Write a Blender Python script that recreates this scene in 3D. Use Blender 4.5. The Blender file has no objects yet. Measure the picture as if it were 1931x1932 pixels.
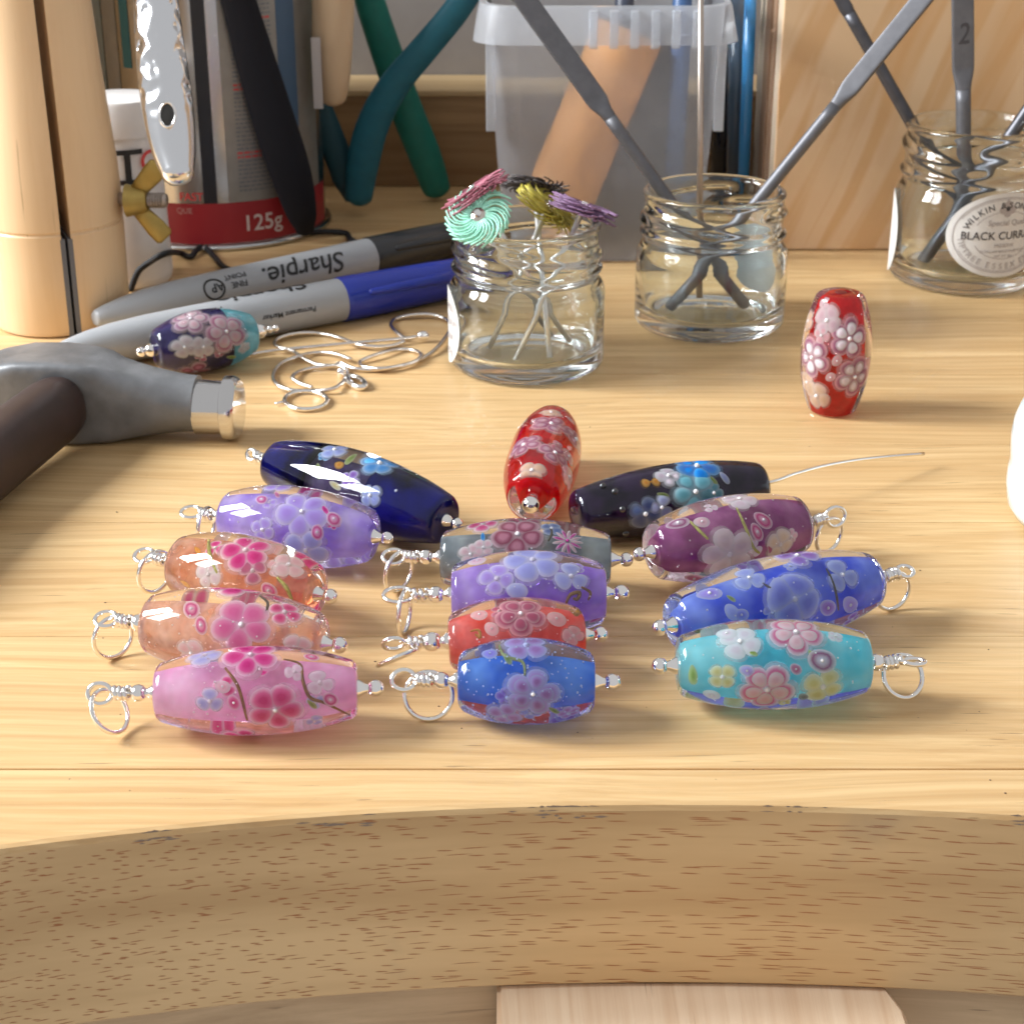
import bpy, bmesh, math, random
import numpy as np
from mathutils import Vector, Matrix

random.seed(7)
SC = bpy.context.scene
COL = SC.collection
MM = 0.001

# ------------------------------------------------------------------ camera
TH = math.radians(24.0)          # downward pitch
FPX = 3300.0                     # focal length in pixels of a 1931 px wide frame
CAM = Vector((0, 0, 155.0))      # mm above the bench top
FW = Vector((0, math.cos(TH), -math.sin(TH)))
UPV = Vector((0, math.sin(TH), math.cos(TH)))
cam_d = bpy.data.cameras.new("camera")
cam = bpy.data.objects.new("camera", cam_d)
COL.objects.link(cam)
cam.location = CAM * MM
cam.rotation_euler = (math.pi / 2 - TH, 0, 0)
cam_d.sensor_fit = 'HORIZONTAL'
cam_d.sensor_width = 36.0
cam_d.lens = 36.0 * FPX / 1931.0
cam_d.clip_start = 0.01
cam_d.clip_end = 20.0
cam_d.dof.use_dof = True
cam_d.dof.focus_distance = 0.325
cam_d.dof.aperture_fstop = 55.0
SC.camera = cam

# ------------------------------------------------------------------ world and window light
w = bpy.data.worlds.new("World")
SC.world = w
w.use_nodes = True
bgn = w.node_tree.nodes["Background"]
bgn.inputs[0].default_value = (0.985, 0.985, 1.0, 1)
bgn.inputs[1].default_value = 0.47

def window_pane(loc, target, sx, sy, power):
    d = bpy.data.lights.new("window_light", 'AREA')
    d.shape = 'RECTANGLE'
    d.size = sx * MM
    d.size_y = sy * MM
    d.energy = power
    d.color = (0.94, 0.975, 1.0)
    o = bpy.data.objects.new("window_light", d)
    COL.objects.link(o)
    o.location = Vector(loc) * MM
    o.rotation_euler = (Vector(target) - Vector(loc)).to_track_quat('-Z', 'Y').to_euler()
    return o

window_pane((-1150, 470, 740), (0, 380, 0), 300, 560, 28.5)
window_pane((-1080, 110, 720), (0, 380, 0), 260, 440, 8.0)

vs = SC.view_settings
vs.view_transform = 'Standard'
vs.look = 'None'
vs.exposure = 0.24
vs.gamma = 1.0
vs.use_curve_mapping = False
SC.render.engine = 'CYCLES'
cy = SC.cycles
cy.max_bounces = 12
cy.transmission_bounces = 10
cy.transparent_max_bounces = 16
cy.glossy_bounces = 8
cy.diffuse_bounces = 4
cy.caustics_refractive = True
cy.caustics_reflective = True
cy.blur_glossy = 0.4
cy.sample_clamp_indirect = 70.0
cy.use_adaptive_sampling = True
cy.adaptive_threshold = 0.03
cy.adaptive_min_samples = 16
cy.use_denoising = True
try:
    cy.denoiser = 'OPENIMAGEDENOISE'
except Exception:
    pass

# ------------------------------------------------------------------ pixel <-> place helpers (1931 px frame)
def ray(px, py):
    return (FW + Vector((1, 0, 0)) * ((px - 965.5) / FPX) + UPV * ((966.0 - py) / FPX))
def at_z(px, py, z=0.0):
    d = ray(px, py)
    return CAM + d * ((z - CAM.z) / d.z)
def at_y(px, py, Y):
    d = ray(px, py)
    return CAM + d * (Y / d.y)
def depth(p):
    return (Vector(p) - CAM).dot(FW)
def px2mm(n, p):
    return n * depth(p) / FPX

# ------------------------------------------------------------------ object helpers
WLOC = {}
def empty(name, loc, label=None, cat=None, group=None, kind=None, parent=None):
    o = bpy.data.objects.new(name, None)
    o.empty_display_size = 0.005
    COL.objects.link(o)
    place(o, loc, parent)
    tag(o, label, cat, group, kind)
    return o
def place(o, loc, parent):
    loc = Vector(loc)
    WLOC[o.name] = loc
    if parent is not None:
        o.parent = parent
        o.location = (loc - WLOC[parent.name]) * MM
    else:
        o.location = loc * MM
def tag(o, label=None, cat=None, group=None, kind=None):
    if label: o["label"] = label
    if cat: o["category"] = cat
    if group: o["group"] = group
    if kind: o["kind"] = kind
    return o
def mesh(name, verts, faces, mats, parent=None, loc=None, smooth=True, fm=None, attr=None, uv=None, autos=None):
    """verts in world mm; loc = object origin in world mm"""
    if loc is None:
        loc = WLOC[parent.name] if parent is not None else Vector((0, 0, 0))
    loc = Vector(loc)
    me = bpy.data.meshes.new(name)
    me.from_pydata([((Vector(v) - loc) * MM)[:] for v in verts], [], faces)
    if not isinstance(mats, (list, tuple)): mats = [mats]
    for m in mats: me.materials.append(m)
    if fm is not None:
        me.polygons.foreach_set("material_index", fm)
    if smooth:
        me.polygons.foreach_set("use_smooth", [True] * len(me.polygons))
        if autos is not None:
            me.set_sharp_from_angle(angle=math.radians(autos))
    if attr is not None:
        a = me.attributes.new(attr[0], 'FLOAT', 'POINT')
        a.data.foreach_set("value", attr[1])
    if uv is not None:
        ul = me.uv_layers.new(name="UVMap")
        for li, l in enumerate(me.loops):
            ul.data[li].uv = uv[l.vertex_index]
    me.update()
    o = bpy.data.objects.new(name, me)
    COL.objects.link(o)
    place(o, loc, parent)
    return o

class MB:
    def __init__(s): s.v = []; s.f = []; s.m = []
    def add(s, vf, mi=0):
        v, f = vf
        n = len(s.v)
        s.v += [Vector(p) for p in v]
        s.f += [tuple(i + n for i in q) for q in f]
        s.m += [mi] * len(f)
        return s
    def build(s, name, mats, parent=None, **k):
        return mesh(name, s.v, s.f, mats, parent, fm=s.m, **k)

def frame(a, hint=(0, 0, 1)):
    a = Vector(a).normalized()
    h = Vector(hint)
    if abs(a.dot(h.normalized())) > 0.97: h = Vector((0, 1, 0))
    e1 = (h - a * h.dot(a)).normalized()
    return a, e1, a.cross(e1)

def lathe(prof, c, a=(0, 0, 1), seg=32, hint=(0, 0, 1), rfun=None, cap=True):
    """prof: list of (r, s) along axis a from c"""
    a, e1, e2 = frame(a, hint)
    c = Vector(c)
    v = []; f = []
    n = len(prof)
    for i, (r, s) in enumerate(prof):
        for k in range(seg):
            t = 2 * math.pi * k / seg
            rr = r if rfun is None else rfun(r, s, t, i)
            v.append(c + a * s + (e1 * math.cos(t) + e2 * math.sin(t)) * rr)
    for i in range(n - 1):
        for k in range(seg):
            k2 = (k + 1) % seg
            f.append((i * seg + k, i * seg + k2, (i + 1) * seg + k2, (i + 1) * seg + k))
    if cap:
        f.append(tuple(range(seg))[::-1])
        f.append(tuple((n - 1) * seg + k for k in range(seg)))
    return v, f

def tube(pts, rad, seg=8, closed=False, flat=1.0, hint=(0, 0, 1)):
    pts = [Vector(p) for p in pts]
    n = len(pts)
    v = []; f = []
    N = None
    for i, p in enumerate(pts):
        if closed: t = pts[(i + 1) % n] - pts[i - 1]
        else: t = pts[min(i + 1, n - 1)] - pts[max(i - 1, 0)]
        t.normalize()
        if N is None:
            _, N, _ = frame(t, hint)
        N = (N - t * N.dot(t)).normalized()
        B = t.cross(N)
        r = rad(i / (n - 1)) if callable(rad) else rad
        for k in range(seg):
            q = 2 * math.pi * k / seg
            v.append(p + N * math.cos(q) * r * flat + B * math.sin(q) * r)
    m = n if closed else n - 1
    for i in range(m):
        j = (i + 1) % n
        for k in range(seg):
            k2 = (k + 1) % seg
            f.append((i * seg + k, i * seg + k2, j * seg + k2, j * seg + k))
    if not closed:
        f.append(tuple(range(seg))[::-1])
        f.append(tuple((n - 1) * seg + k for k in range(seg)))
    return v, f

def loft(secs, seg=16, wdir=(1, 0, 0), power=2.0):
    """secs: list of (center, half_w, half_t[, power]); wdir hint for width direction"""
    v = []; f = []
    n = len(secs)
    cs = [Vector(s[0]) for s in secs]
    for i, s in enumerate(secs):
        t = (cs[min(i + 1, n - 1)] - cs[max(i - 1, 0)]).normalized()
        W = Vector(wdir); W = (W - t * W.dot(t)).normalized()
        T = t.cross(W)
        pw = s[3] if len(s) > 3 else power
        for k in range(seg):
            q = 2 * math.pi * (k + 0.5) / seg
            cq, sq = math.cos(q), math.sin(q)
            x = math.copysign(abs(cq) ** (2 / pw), cq) * s[1]
            y = math.copysign(abs(sq) ** (2 / pw), sq) * s[2]
            v.append(cs[i] + W * x + T * y)
    for i in range(n - 1):
        for k in range(seg):
            k2 = (k + 1) % seg
            f.append((i * seg + k, i * seg + k2, (i + 1) * seg + k2, (i + 1) * seg + k))
    f.append(tuple(range(seg))[::-1])
    f.append(tuple((n - 1) * seg + k for k in range(seg)))
    return v, f

def sphere(c, r, nu=12, nv=8, sc=(1, 1, 1)):
    c = Vector(c)
    v = [c + Vector((0, 0, r * sc[2]))]; f = []
    for i in range(1, nv):
        p = math.pi * i / nv
        for k in range(nu):
            q = 2 * math.pi * k / nu
            v.append(c + Vector((math.sin(p) * math.cos(q) * r * sc[0], math.sin(p) * math.sin(q) * r * sc[1], math.cos(p) * r * sc[2])))
    v.append(c - Vector((0, 0, r * sc[2])))
    for k in range(nu):
        f.append((0, 1 + k, 1 + (k + 1) % nu))
    for i in range(nv - 2):
        for k in range(nu):
            a = 1 + i * nu + k; b = 1 + i * nu + (k + 1) % nu
            f.append((a, a + nu, b + nu, b))
    L = len(v) - 1; s0 = 1 + (nv - 2) * nu
    for k in range(nu):
        f.append((L, s0 + (k + 1) % nu, s0 + k))
    return v, f

def box(lo, hi, bev=0.0):
    bm = bmesh.new()
    bmesh.ops.create_cube(bm, size=1.0)
    lo = Vector(lo); hi = Vector(hi)
    for q in bm.verts:
        q.co = Vector(((lo[i] + hi[i]) / 2 + q.co[i] * (hi[i] - lo[i])) for i in range(3))
    if bev > 0:
        bmesh.ops.bevel(bm, geom=list(bm.edges), offset=bev, segments=2, affect='EDGES', profile=0.6)
    bm.verts.index_update()
    v = [q.co.copy() for q in bm.verts]
    f = [tuple(x.index for x in p.verts) for p in bm.faces]
    bm.free()
    return v, f

def spline(pts, n=8):
    """Catmull-Rom through points"""
    P = [Vector(p) for p in pts]
    out = []
    for i in range(len(P) - 1):
        p0 = P[max(i - 1, 0)]; p1 = P[i]; p2 = P[i + 1]; p3 = P[min(i + 2, len(P) - 1)]
        for k in range(n):
            t = k / n
            out.append(0.5 * ((2 * p1) + (p2 - p0) * t + (2 * p0 - 5 * p1 + 4 * p2 - p3) * t * t + (3 * p1 - p0 - 3 * p2 + p3) * t ** 3))
    out.append(P[-1])
    return out

_tc = {}
_tf = {}
def text_fine(s, size, step=0.09):
    if s not in _tf:
        v, f = text_geo(s, 1.0)
        bm = bmesh.new()
        vs_ = [bm.verts.new(p) for p in v]
        for q in f:
            try: bm.faces.new([vs_[i] for i in q])
            except ValueError: pass
        lo = min(p.y for p in v); hi = max(p.y for p in v)
        y = lo + step
        while y < hi:
            bmesh.ops.bisect_plane(bm, geom=list(bm.verts) + list(bm.edges) + list(bm.faces), plane_co=(0, y, 0), plane_no=(0, 1, 0)); y += step
        lo = min(p.x for p in v); hi = max(p.x for p in v)
        x = lo + step * 2
        while x < hi:
            bmesh.ops.bisect_plane(bm, geom=list(bm.verts) + list(bm.edges) + list(bm.faces), plane_co=(x, 0, 0), plane_no=(1, 0, 0)); x += step * 2
        bm.verts.index_update()
        _tf[s] = ([q.co.copy() for q in bm.verts], [tuple(x.index for x in p.verts) for p in bm.faces])
        bm.free()
    v, f = _tf[s]
    return [p * size for p in v], f
def text_geo(s, size=1.0):
    """flat lettering: triangulated outline, centred in x, baseline at 0"""
    if s not in _tc:
        cu = bpy.data.curves.new("lettering_tmp", 'FONT')
        cu.body = s; cu.size = 1.0; cu.align_x = 'CENTER'; cu.resolution_u = 4; cu.offset = 0.012
        ob = bpy.data.objects.new("lettering_tmp", cu)
        COL.objects.link(ob)
        dg = bpy.context.evaluated_depsgraph_get()
        me = bpy.data.meshes.new_from_object(ob.evaluated_get(dg))
        _tc[s] = ([v.co.copy() for v in me.vertices], [tuple(p.vertices) for p in me.polygons])
        bpy.data.objects.remove(ob); bpy.data.curves.remove(cu); bpy.data.meshes.remove(me)
    v, f = _tc[s]
    return [p * size for p in v], f

# ------------------------------------------------------------------ materials
def newmat(name):
    m = bpy.data.materials.new(name)
    m.use_nodes = True
    return m, m.node_tree, m.node_tree.nodes["Principled BSDF"]
def setp(b, **k):
    names = dict(color="Base Color", rough="Roughness", metal="Metallic", trans="Transmission Weight", ior="IOR",
                 coat="Coat Weight", coatr="Coat Roughness", sss="Subsurface Weight", sssr="Subsurface Radius", ssss="Subsurface Scale",
                 spec="Specular IOR Level", sheen="Sheen Weight", aniso="Anisotropic", alpha="Alpha")
    for a, v in k.items():
        i = b.inputs[names[a]]
        if a in ("color",): v = (v[0], v[1], v[2], 1)
        i.default_value = v
def N(nt, t, **k):
    n = nt.nodes.new(t)
    for a, v in k.items(): setattr(n, a, v)
    return n
_mats = {}
def pm(name, var=0.0, vscale=200.0, bump=0.0, bscale=600.0, **k):
    """plain principled with optional noise variation of colour and fine relief"""
    if name in _mats: return _mats[name]
    m, nt, b = newmat(name)
    setp(b, **k)
    L = nt.links.new
    if var > 0 or bump > 0:
        tc = N(nt, "ShaderNodeTexCoord")
    if var > 0:
        no = N(nt, "ShaderNodeTexNoise"); no.inputs["Scale"].default_value = vscale; no.inputs["Detail"].default_value = 6
        L(tc.outputs["Object"], no.inputs["Vector"])
        rp = N(nt, "ShaderNodeValToRGB")
        c = k.get("color", (0.8, 0.8, 0.8))
        rp.color_ramp.elements[0].position = 0.3; rp.color_ramp.elements[1].position = 0.7
        rp.color_ramp.elements[0].color = tuple(x * (1 - var) for x in c) + (1,)
        rp.color_ramp.elements[1].color = tuple(min(1, x * (1 + var)) for x in c) + (1,)
        L(no.outputs["Fac"], rp.inputs["Fac"]); L(rp.outputs["Color"], b.inputs["Base Color"])
    if bump > 0:
        n2 = N(nt, "ShaderNodeTexNoise"); n2.inputs["Scale"].default_value = bscale; n2.inputs["Detail"].default_value = 4
        L(tc.outputs["Object"], n2.inputs["Vector"])
        bp = N(nt, "ShaderNodeBump"); bp.inputs["Strength"].default_value = bump; bp.inputs["Distance"].default_value = 0.0003
        L(n2.outputs["Fac"], bp.inputs["Height"]); L(bp.outputs["Normal"], b.inputs["Normal"])
    _mats[name] = m
    return m

def wood(name, light, dark, grain=(7, 330, 330), rough=0.42, streak=0.55, rings=None, bump=0.06, spec=0.4, speck=True, coat=0.0, scuff=False, streaks=None):
    """grain = noise frequency per metre along x,y,z (object space)"""
    m, nt, b = newmat(name)
    L = nt.links.new
    setp(b, rough=rough, spec=spec, coat=coat, coatr=0.25)
    tc = N(nt, "ShaderNodeTexCoord")
    oi = N(nt, "ShaderNodeObjectInfo")
    ad = N(nt, "ShaderNodeVectorMath", operation='MULTIPLY_ADD')
    ad.inputs[1].default_value = (1, 1, 1)
    mu = N(nt, "ShaderNodeVectorMath", operation='SCALE'); mu.inputs[0].default_value = (3.1, 1.7, 2.3)
    L(oi.outputs["Random"], mu.inputs["Scale"])
    L(tc.outputs["Object"], ad.inputs[0]); L(mu.outputs[0], ad.inputs[2])
    # slow wobble of the grain
    wob = N(nt, "ShaderNodeTexNoise"); wob.inputs["Scale"].default_value = 9.0; wob.inputs["Detail"].default_value = 2
    L(ad.outputs[0], wob.inputs["Vector"])
    ws = N(nt, "ShaderNodeVectorMath", operation='SCALE'); ws.inputs["Scale"].default_value = 0.012
    L(wob.outputs["Color"], ws.inputs[0])
    a2 = N(nt, "ShaderNodeVectorMath", operation='ADD'); L(ad.outputs[0], a2.inputs[0]); L(ws.outputs[0], a2.inputs[1])
    def noise(sc, detail, rgh=0.55):
        mp = N(nt, "ShaderNodeVectorMath", operation='MULTIPLY'); mp.inputs[1].default_value = sc
        L(a2.outputs[0], mp.inputs[0])
        n = N(nt, "ShaderNodeTexNoise"); n.inputs["Scale"].default_value = 1.0; n.inputs["Detail"].default_value = detail
        n.inputs["Roughness"].default_value = rgh
        L(mp.outputs[0], n.inputs["Vector"])
        return n
    broad = noise(tuple(g * 0.22 for g in grain), 3)
    fine = noise(grain, 6, 0.65)
    dashes = noise((grain[0] * 3.2, grain[1] * 2.6, grain[2] * 2.6), 2, 0.5)
    r1 = N(nt, "ShaderNodeValToRGB")
    r1.color_ramp.elements[0].position = 0.34; r1.color_ramp.elements[1].position = 0.66
    mid = tuple(l * 0.6 + d * 0.4 for l, d in zip(light, dark))
    r1.color_ramp.elements[0].color = mid + (1,); r1.color_ramp.elements[1].color = tuple(light) + (1,)
    L(broad.outputs["Fac"], r1.inputs["Fac"])
    r2 = N(nt, "ShaderNodeValToRGB")
    r2.color_ramp.elements[0].position = 0.36; r2.color_ramp.elements[1].position = 0.6
    r2.color_ramp.elements[0].color = (streak,) * 3 + (1,); r2.color_ramp.elements[1].color = (0, 0, 0, 1)
    L(fine.outputs["Fac"], r2.inputs["Fac"])
    mx = N(nt, "ShaderNodeMix", data_type='RGBA'); mx.inputs["B"].default_value = tuple(dark) + (1,)
    L(r2.outputs["Color"], mx.inputs["Factor"]); L(r1.outputs["Color"], mx.inputs["A"])
    out = mx.outputs["Result"]
    if speck:
        r3 = N(nt, "ShaderNodeValToRGB")
        r3.color_ramp.elements[0].position = 0.24; r3.color_ramp.elements[1].position = 0.31
        r3.color_ramp.elements[0].color = (0.75,) * 3 + (1,); r3.color_ramp.elements[1].color = (0, 0, 0, 1)
        L(dashes.outputs["Fac"], r3.inputs["Fac"])
        m2 = N(nt, "ShaderNodeMix", data_type='RGBA'); m2.inputs["B"].default_value = tuple(d * 0.55 for d in dark) + (1,)
        L(r3.outputs["Color"], m2.inputs["Factor"]); L(out, m2.inputs["A"])
        out = m2.outputs["Result"]
    if scuff:
        def scr(rot, sc, lo, hi, col, amt):
            m0 = N(nt, "ShaderNodeMapping"); m0.inputs["Rotation"].default_value = (0, 0, rot)
            L(tc.outputs["Object"], m0.inputs["Vector"])
            m1 = N(nt, "ShaderNodeVectorMath", operation='MULTIPLY'); m1.inputs[1].default_value = sc
            L(m0.outputs[0], m1.inputs[0])
            n_ = N(nt, "ShaderNodeTexNoise"); n_.inputs["Scale"].default_value = 1; n_.inputs["Detail"].default_value = 2
            L(m1.outputs[0], n_.inputs["Vector"])
            r_ = N(nt, "ShaderNodeValToRGB"); r_.color_ramp.elements[0].position = lo; r_.color_ramp.elements[1].position = hi
            r_.color_ramp.elements[0].color = (0, 0, 0, 1); r_.color_ramp.elements[1].color = (amt,) * 3 + (1,)
            L(n_.outputs["Fac"], r_.inputs["Fac"])
            x_ = N(nt, "ShaderNodeMix", data_type='RGBA'); x_.inputs["B"].default_value = col + (1,)
            L(r_.outputs["Color"], x_.inputs["Factor"]); L(out, x_.inputs["A"])
            return x_.outputs["Result"]
        out = scr(0.5, (30, 900, 1), 0.75, 0.80, (0.86, 0.70, 0.48), 0.5)
        out = scr(-0.7, (40, 1100, 1), 0.76, 0.80, (0.40, 0.25, 0.12), 0.4)
        out = scr(0.0, (22, 26, 1), 0.60, 0.78, (0.58, 0.37, 0.17), 0.35)
        out = scr(0.2, (300, 420, 1), 0.78, 0.82, (0.20, 0.12, 0.06), 0.6)
    if rings is not None:      # bold flat-sawn figure: distorted waves
        wv = N(nt, "ShaderNodeTexWave", wave_type='BANDS', bands_direction='X')
        mp0 = N(nt, "ShaderNodeMapping"); mp0.inputs["Rotation"].default_value = rings["rot"]
        mp = N(nt, "ShaderNodeVectorMath", operation='MULTIPLY'); mp.inputs[1].default_value = rings["scale"]
        L(a2.outputs[0], mp0.inputs["Vector"]); L(mp0.outputs[0], mp.inputs[0]); L(mp.outputs[0], wv.inputs["Vector"])
        wv.inputs["Scale"].default_value = rings.get("freq", 8.0)
        wv.inputs["Distortion"].default_value = rings.get("dist", 5.0)
        wv.inputs["Detail"].default_value = rings.get("detail", 1.0); wv.inputs["Detail Scale"].default_value = rings.get("dscale", 0.6)
        r4 = N(nt, "ShaderNodeValToRGB")
        r4.color_ramp.elements[0].position = rings.get("lo", 0.55); r4.color_ramp.elements[1].position = 0.95
        r4.color_ramp.elements[0].color = (0, 0, 0, 1); r4.color_ramp.elements[1].color = (rings.get("amt", 0.6),) * 3 + (1,)
        L(wv.outputs["Fac"], r4.inputs["Fac"])
        m3 = N(nt, "ShaderNodeMix", data_type='RGBA'); m3.inputs["B"].default_value = tuple(rings["color"]) + (1,)
        L(r4.outputs["Color"], m3.inputs["Factor"]); L(out, m3.inputs["A"])
        out = m3.outputs["Result"]
    if streaks is not None:    # drawn-out tapering figure running at an angle
        for rot, sc, lo, hi, amt in streaks["layers"]:
            mp0 = N(nt, "ShaderNodeMapping"); mp0.inputs["Rotation"].default_value = rot
            mp = N(nt, "ShaderNodeVectorMath", operation='MULTIPLY'); mp.inputs[1].default_value = sc
            L(a2.outputs[0], mp0.inputs["Vector"]); L(mp0.outputs[0], mp.inputs[0])
            n5 = N(nt, "ShaderNodeTexNoise"); n5.inputs["Scale"].default_value = 1; n5.inputs["Detail"].default_value = 1.5
            L(mp.outputs[0], n5.inputs["Vector"])
            r5 = N(nt, "ShaderNodeValToRGB"); r5.color_ramp.elements[0].position = lo; r5.color_ramp.elements[1].position = hi
            r5.color_ramp.elements[0].color = (0, 0, 0, 1); r5.color_ramp.elements[1].color = (amt,) * 3 + (1,)
            L(n5.outputs["Fac"], r5.inputs["Fac"])
            m5 = N(nt, "ShaderNodeMix", data_type='RGBA'); m5.inputs["B"].default_value = tuple(streaks["color"]) + (1,)
            L(r5.outputs["Color"], m5.inputs["Factor"]); L(out, m5.inputs["A"])
            out = m5.outputs["Result"]
    L(out, b.inputs["Base Color"])
    bp = N(nt, "ShaderNodeBump"); bp.inputs["Strength"].default_value = bump; bp.inputs["Distance"].default_value = 0.0004
    L(fine.outputs["Fac"], bp.inputs["Height"]); L(bp.outputs["Normal"], b.inputs["Normal"])
    return m

def glass(name, color=(1, 1, 1), ior=1.5, rough=0.0):
    if name in _mats: return _mats[name]
    m, nt, b = newmat(name)
    setp(b, color=color, rough=rough, trans=1.0, ior=ior, spec=0.5)
    _mats[name] = m
    return m

def petal_mat(name, inner, mid, edge, p=(0.25, 0.62, 0.93), veil=0.04):
    if name in _mats: return _mats[name]
    m, nt, b = newmat(name)
    setp(b, rough=0.5, spec=0.02)
    L = nt.links.new
    at = N(nt, "ShaderNodeAttribute", attribute_name="rim")
    tc = N(nt, "ShaderNodeTexCoord")
    no = N(nt, "ShaderNodeTexNoise"); no.inputs["Scale"].default_value = 900; no.inputs["Detail"].default_value = 3
    L(tc.outputs["Object"], no.inputs["Vector"])
    ma = N(nt, "ShaderNodeMath", operation='MULTIPLY_ADD'); ma.inputs[1].default_value = 0.22; 
    su = N(nt, "ShaderNodeMath", operation='ADD'); su.inputs[1].default_value = -0.11
    L(no.outputs["Fac"], ma.inputs[0]); L(at.outputs["Fac"], ma.inputs[2]); L(ma.outputs[0], su.inputs[0])
    rp = N(nt, "ShaderNodeValToRGB")
    e = rp.color_ramp.elements
    e[0].position = p[0]; e[0].color = tuple(inner) + (1,)
    e[1].position = p[2]; e[1].color = tuple(edge) + (1,)
    x = e.new(p[1]); x.color = tuple(mid) + (1,)
    L(su.outputs[0], rp.inputs["Fac"]); L(rp.outputs["Color"], b.inputs["Base Color"])
    # thin opal glass lets some light through
    tr = N(nt, "ShaderNodeBsdfTranslucent"); L(rp.outputs["Color"], tr.inputs["Color"])
    mx = N(nt, "ShaderNodeMixShader"); mx.inputs[0].default_value = 0.3
    o = nt.nodes["Material Output"]
    L(b.outputs[0], mx.inputs[1]); L(tr.outputs[0], mx.inputs[2])
    tp = N(nt, "ShaderNodeBsdfTransparent")
    mr = N(nt, "ShaderNodeMapRange"); mr.inputs["From Min"].default_value = 0.55; mr.inputs["From Max"].default_value = 1.05
    mr.inputs["To Min"].default_value = veil; mr.inputs["To Max"].default_value = min(0.9, veil + 0.22)
    L(su.outputs[0], mr.inputs["Value"])
    m2 = N(nt, "ShaderNodeMixShader"); L(mr.outputs[0], m2.inputs[0]); L(mx.outputs[0], m2.inputs[1]); L(tp.outputs[0], m2.inputs[2])
    L(m2.outputs[0], o.inputs["Surface"])
    _mats[name] = m
    return m

def core_mat(name, c1, c2, trans=0.25, scale=170.0, metallic=0.0, clear=0.24):
    """opal glass core: two tones drawn out along the bead, light passing a little"""
    if name in _mats: return _mats[name]
    m, nt, b = newmat(name)
    setp(b, rough=0.4, metal=metallic, spec=0.02)
    L = nt.links.new
    tc = N(nt, "ShaderNodeTexCoord")
    no = N(nt, "ShaderNodeTexNoise"); no.inputs["Scale"].default_value = scale; no.inputs["Detail"].default_value = 3
    L(tc.outputs["Object"], no.inputs["Vector"])
    rp = N(nt, "ShaderNodeValToRGB")
    rp.color_ramp.elements[0].position = 0.35; rp.color_ramp.elements[1].position = 0.65
    rp.color_ramp.elements[0].color = tuple(c1) + (1,); rp.color_ramp.elements[1].color = tuple(c2) + (1,)
    L(no.outputs["Fac"], rp.inputs["Fac"]); L(rp.outputs["Color"], b.inputs["Base Color"])
    tr = N(nt, "ShaderNodeBsdfTranslucent"); L(rp.outputs["Color"], tr.inputs["Color"])
    mx = N(nt, "ShaderNodeMixShader"); mx.inputs[0].default_value = trans
    o = nt.nodes["Material Output"]
    L(b.outputs[0], mx.inputs[1]); L(tr.outputs[0], mx.inputs[2])
    tp = N(nt, "ShaderNodeBsdfTransparent"); L(rp.outputs["Color"], tp.inputs["Color"])
    n2 = N(nt, "ShaderNodeTexNoise"); n2.inputs["Scale"].default_value = scale * 1.3; n2.inputs["Detail"].default_value = 2
    L(tc.outputs["Object"], n2.inputs["Vector"])
    mr = N(nt, "ShaderNodeMapRange"); mr.inputs["From Min"].default_value = 0.3; mr.inputs["From Max"].default_value = 0.7
    mr.inputs["To Min"].default_value = max(0.0, clear - 0.2); mr.inputs["To Max"].default_value = min(1.0, clear + 0.2)
    L(n2.outputs["Fac"], mr.inputs["Value"])
    m2 = N(nt, "ShaderNodeMixShader"); L(mr.outputs[0], m2.inputs[0]); L(mx.outputs[0], m2.inputs[1]); L(tp.outputs[0], m2.inputs[2])
    L(m2.outputs[0], o.inputs["Surface"])
    _mats[name] = m
    return m

SILVER = pm("silver_wire", color=(0.93, 0.91, 0.88), metal=1.0, rough=0.12, bump=0.12, bscale=900)
SILVER_BALL = pm("silver_ball", color=(0.94, 0.92, 0.90), metal=1.0, rough=0.05)
CLEAR = glass("clear_glass", (0.985, 0.985, 0.985))
PEARL = pm("bubble_white", color=(0.90, 0.88, 0.90), rough=0.3, spec=0.2)
GLITTER = pm("silver_glitter", color=(0.97, 0.97, 0.98), rough=0.5, spec=0.1)

# ================================================================== SETTING: bench, ledge, wall
SEAM0 = at_z(965, 1450).y
# curved front edge fitted through the cut-out arc
AP = [(0, 1600), (200, 1578), (400, 1557), (600, 1540), (800, 1528), (1000, 1521), (1200, 1518), (1400, 1519), (1600, 1523), (1800, 1531), (1931, 1538)]
_pts = [at_z(*p) for p in AP]
_fit = np.polyfit([p.x for p in _pts], [p.y for p in _pts], 3)
def front_y(x):
    xc = max(-130.0, min(120.0, x))
    y = float(np.polyval(_fit, xc))
    if x != xc:
        s = (float(np.polyval(_fit, xc)) - float(np.polyval(_fit, xc - math.copysign(2, x)))) / 2.0
        y += s * abs(x - xc) * 1.0 - 0.0008 * (x - xc) ** 2
    return y
THICK = -at_y(1200, 1861, front_y(at_z(1200, 1518).x)).z
Y_LEDGE = at_z(800, 352).y
Y_PANEL = at_z(1600, 472).y

top_mat = wood("bench_top_pine", (0.735, 0.515, 0.262), (0.45, 0.25, 0.095), grain=(5, 520, 520), rough=0.4, streak=0.6, spec=0.45, bump=0.05, scuff=True,
               rings=dict(rot=(0, 0, 0.06), scale=(0.06, 1.0, 1.0), freq=7.0, dist=7.0, dscale=45.0, lo=0.55, amt=0.30, color=(0.60, 0.36, 0.15)))
# the rings texture runs across y
for n in top_mat.node_tree.nodes:
    if n.type == 'TEX_WAVE': n.bands_direction = 'Y'; n.inputs["Scale"].default_value = 14.0

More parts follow.
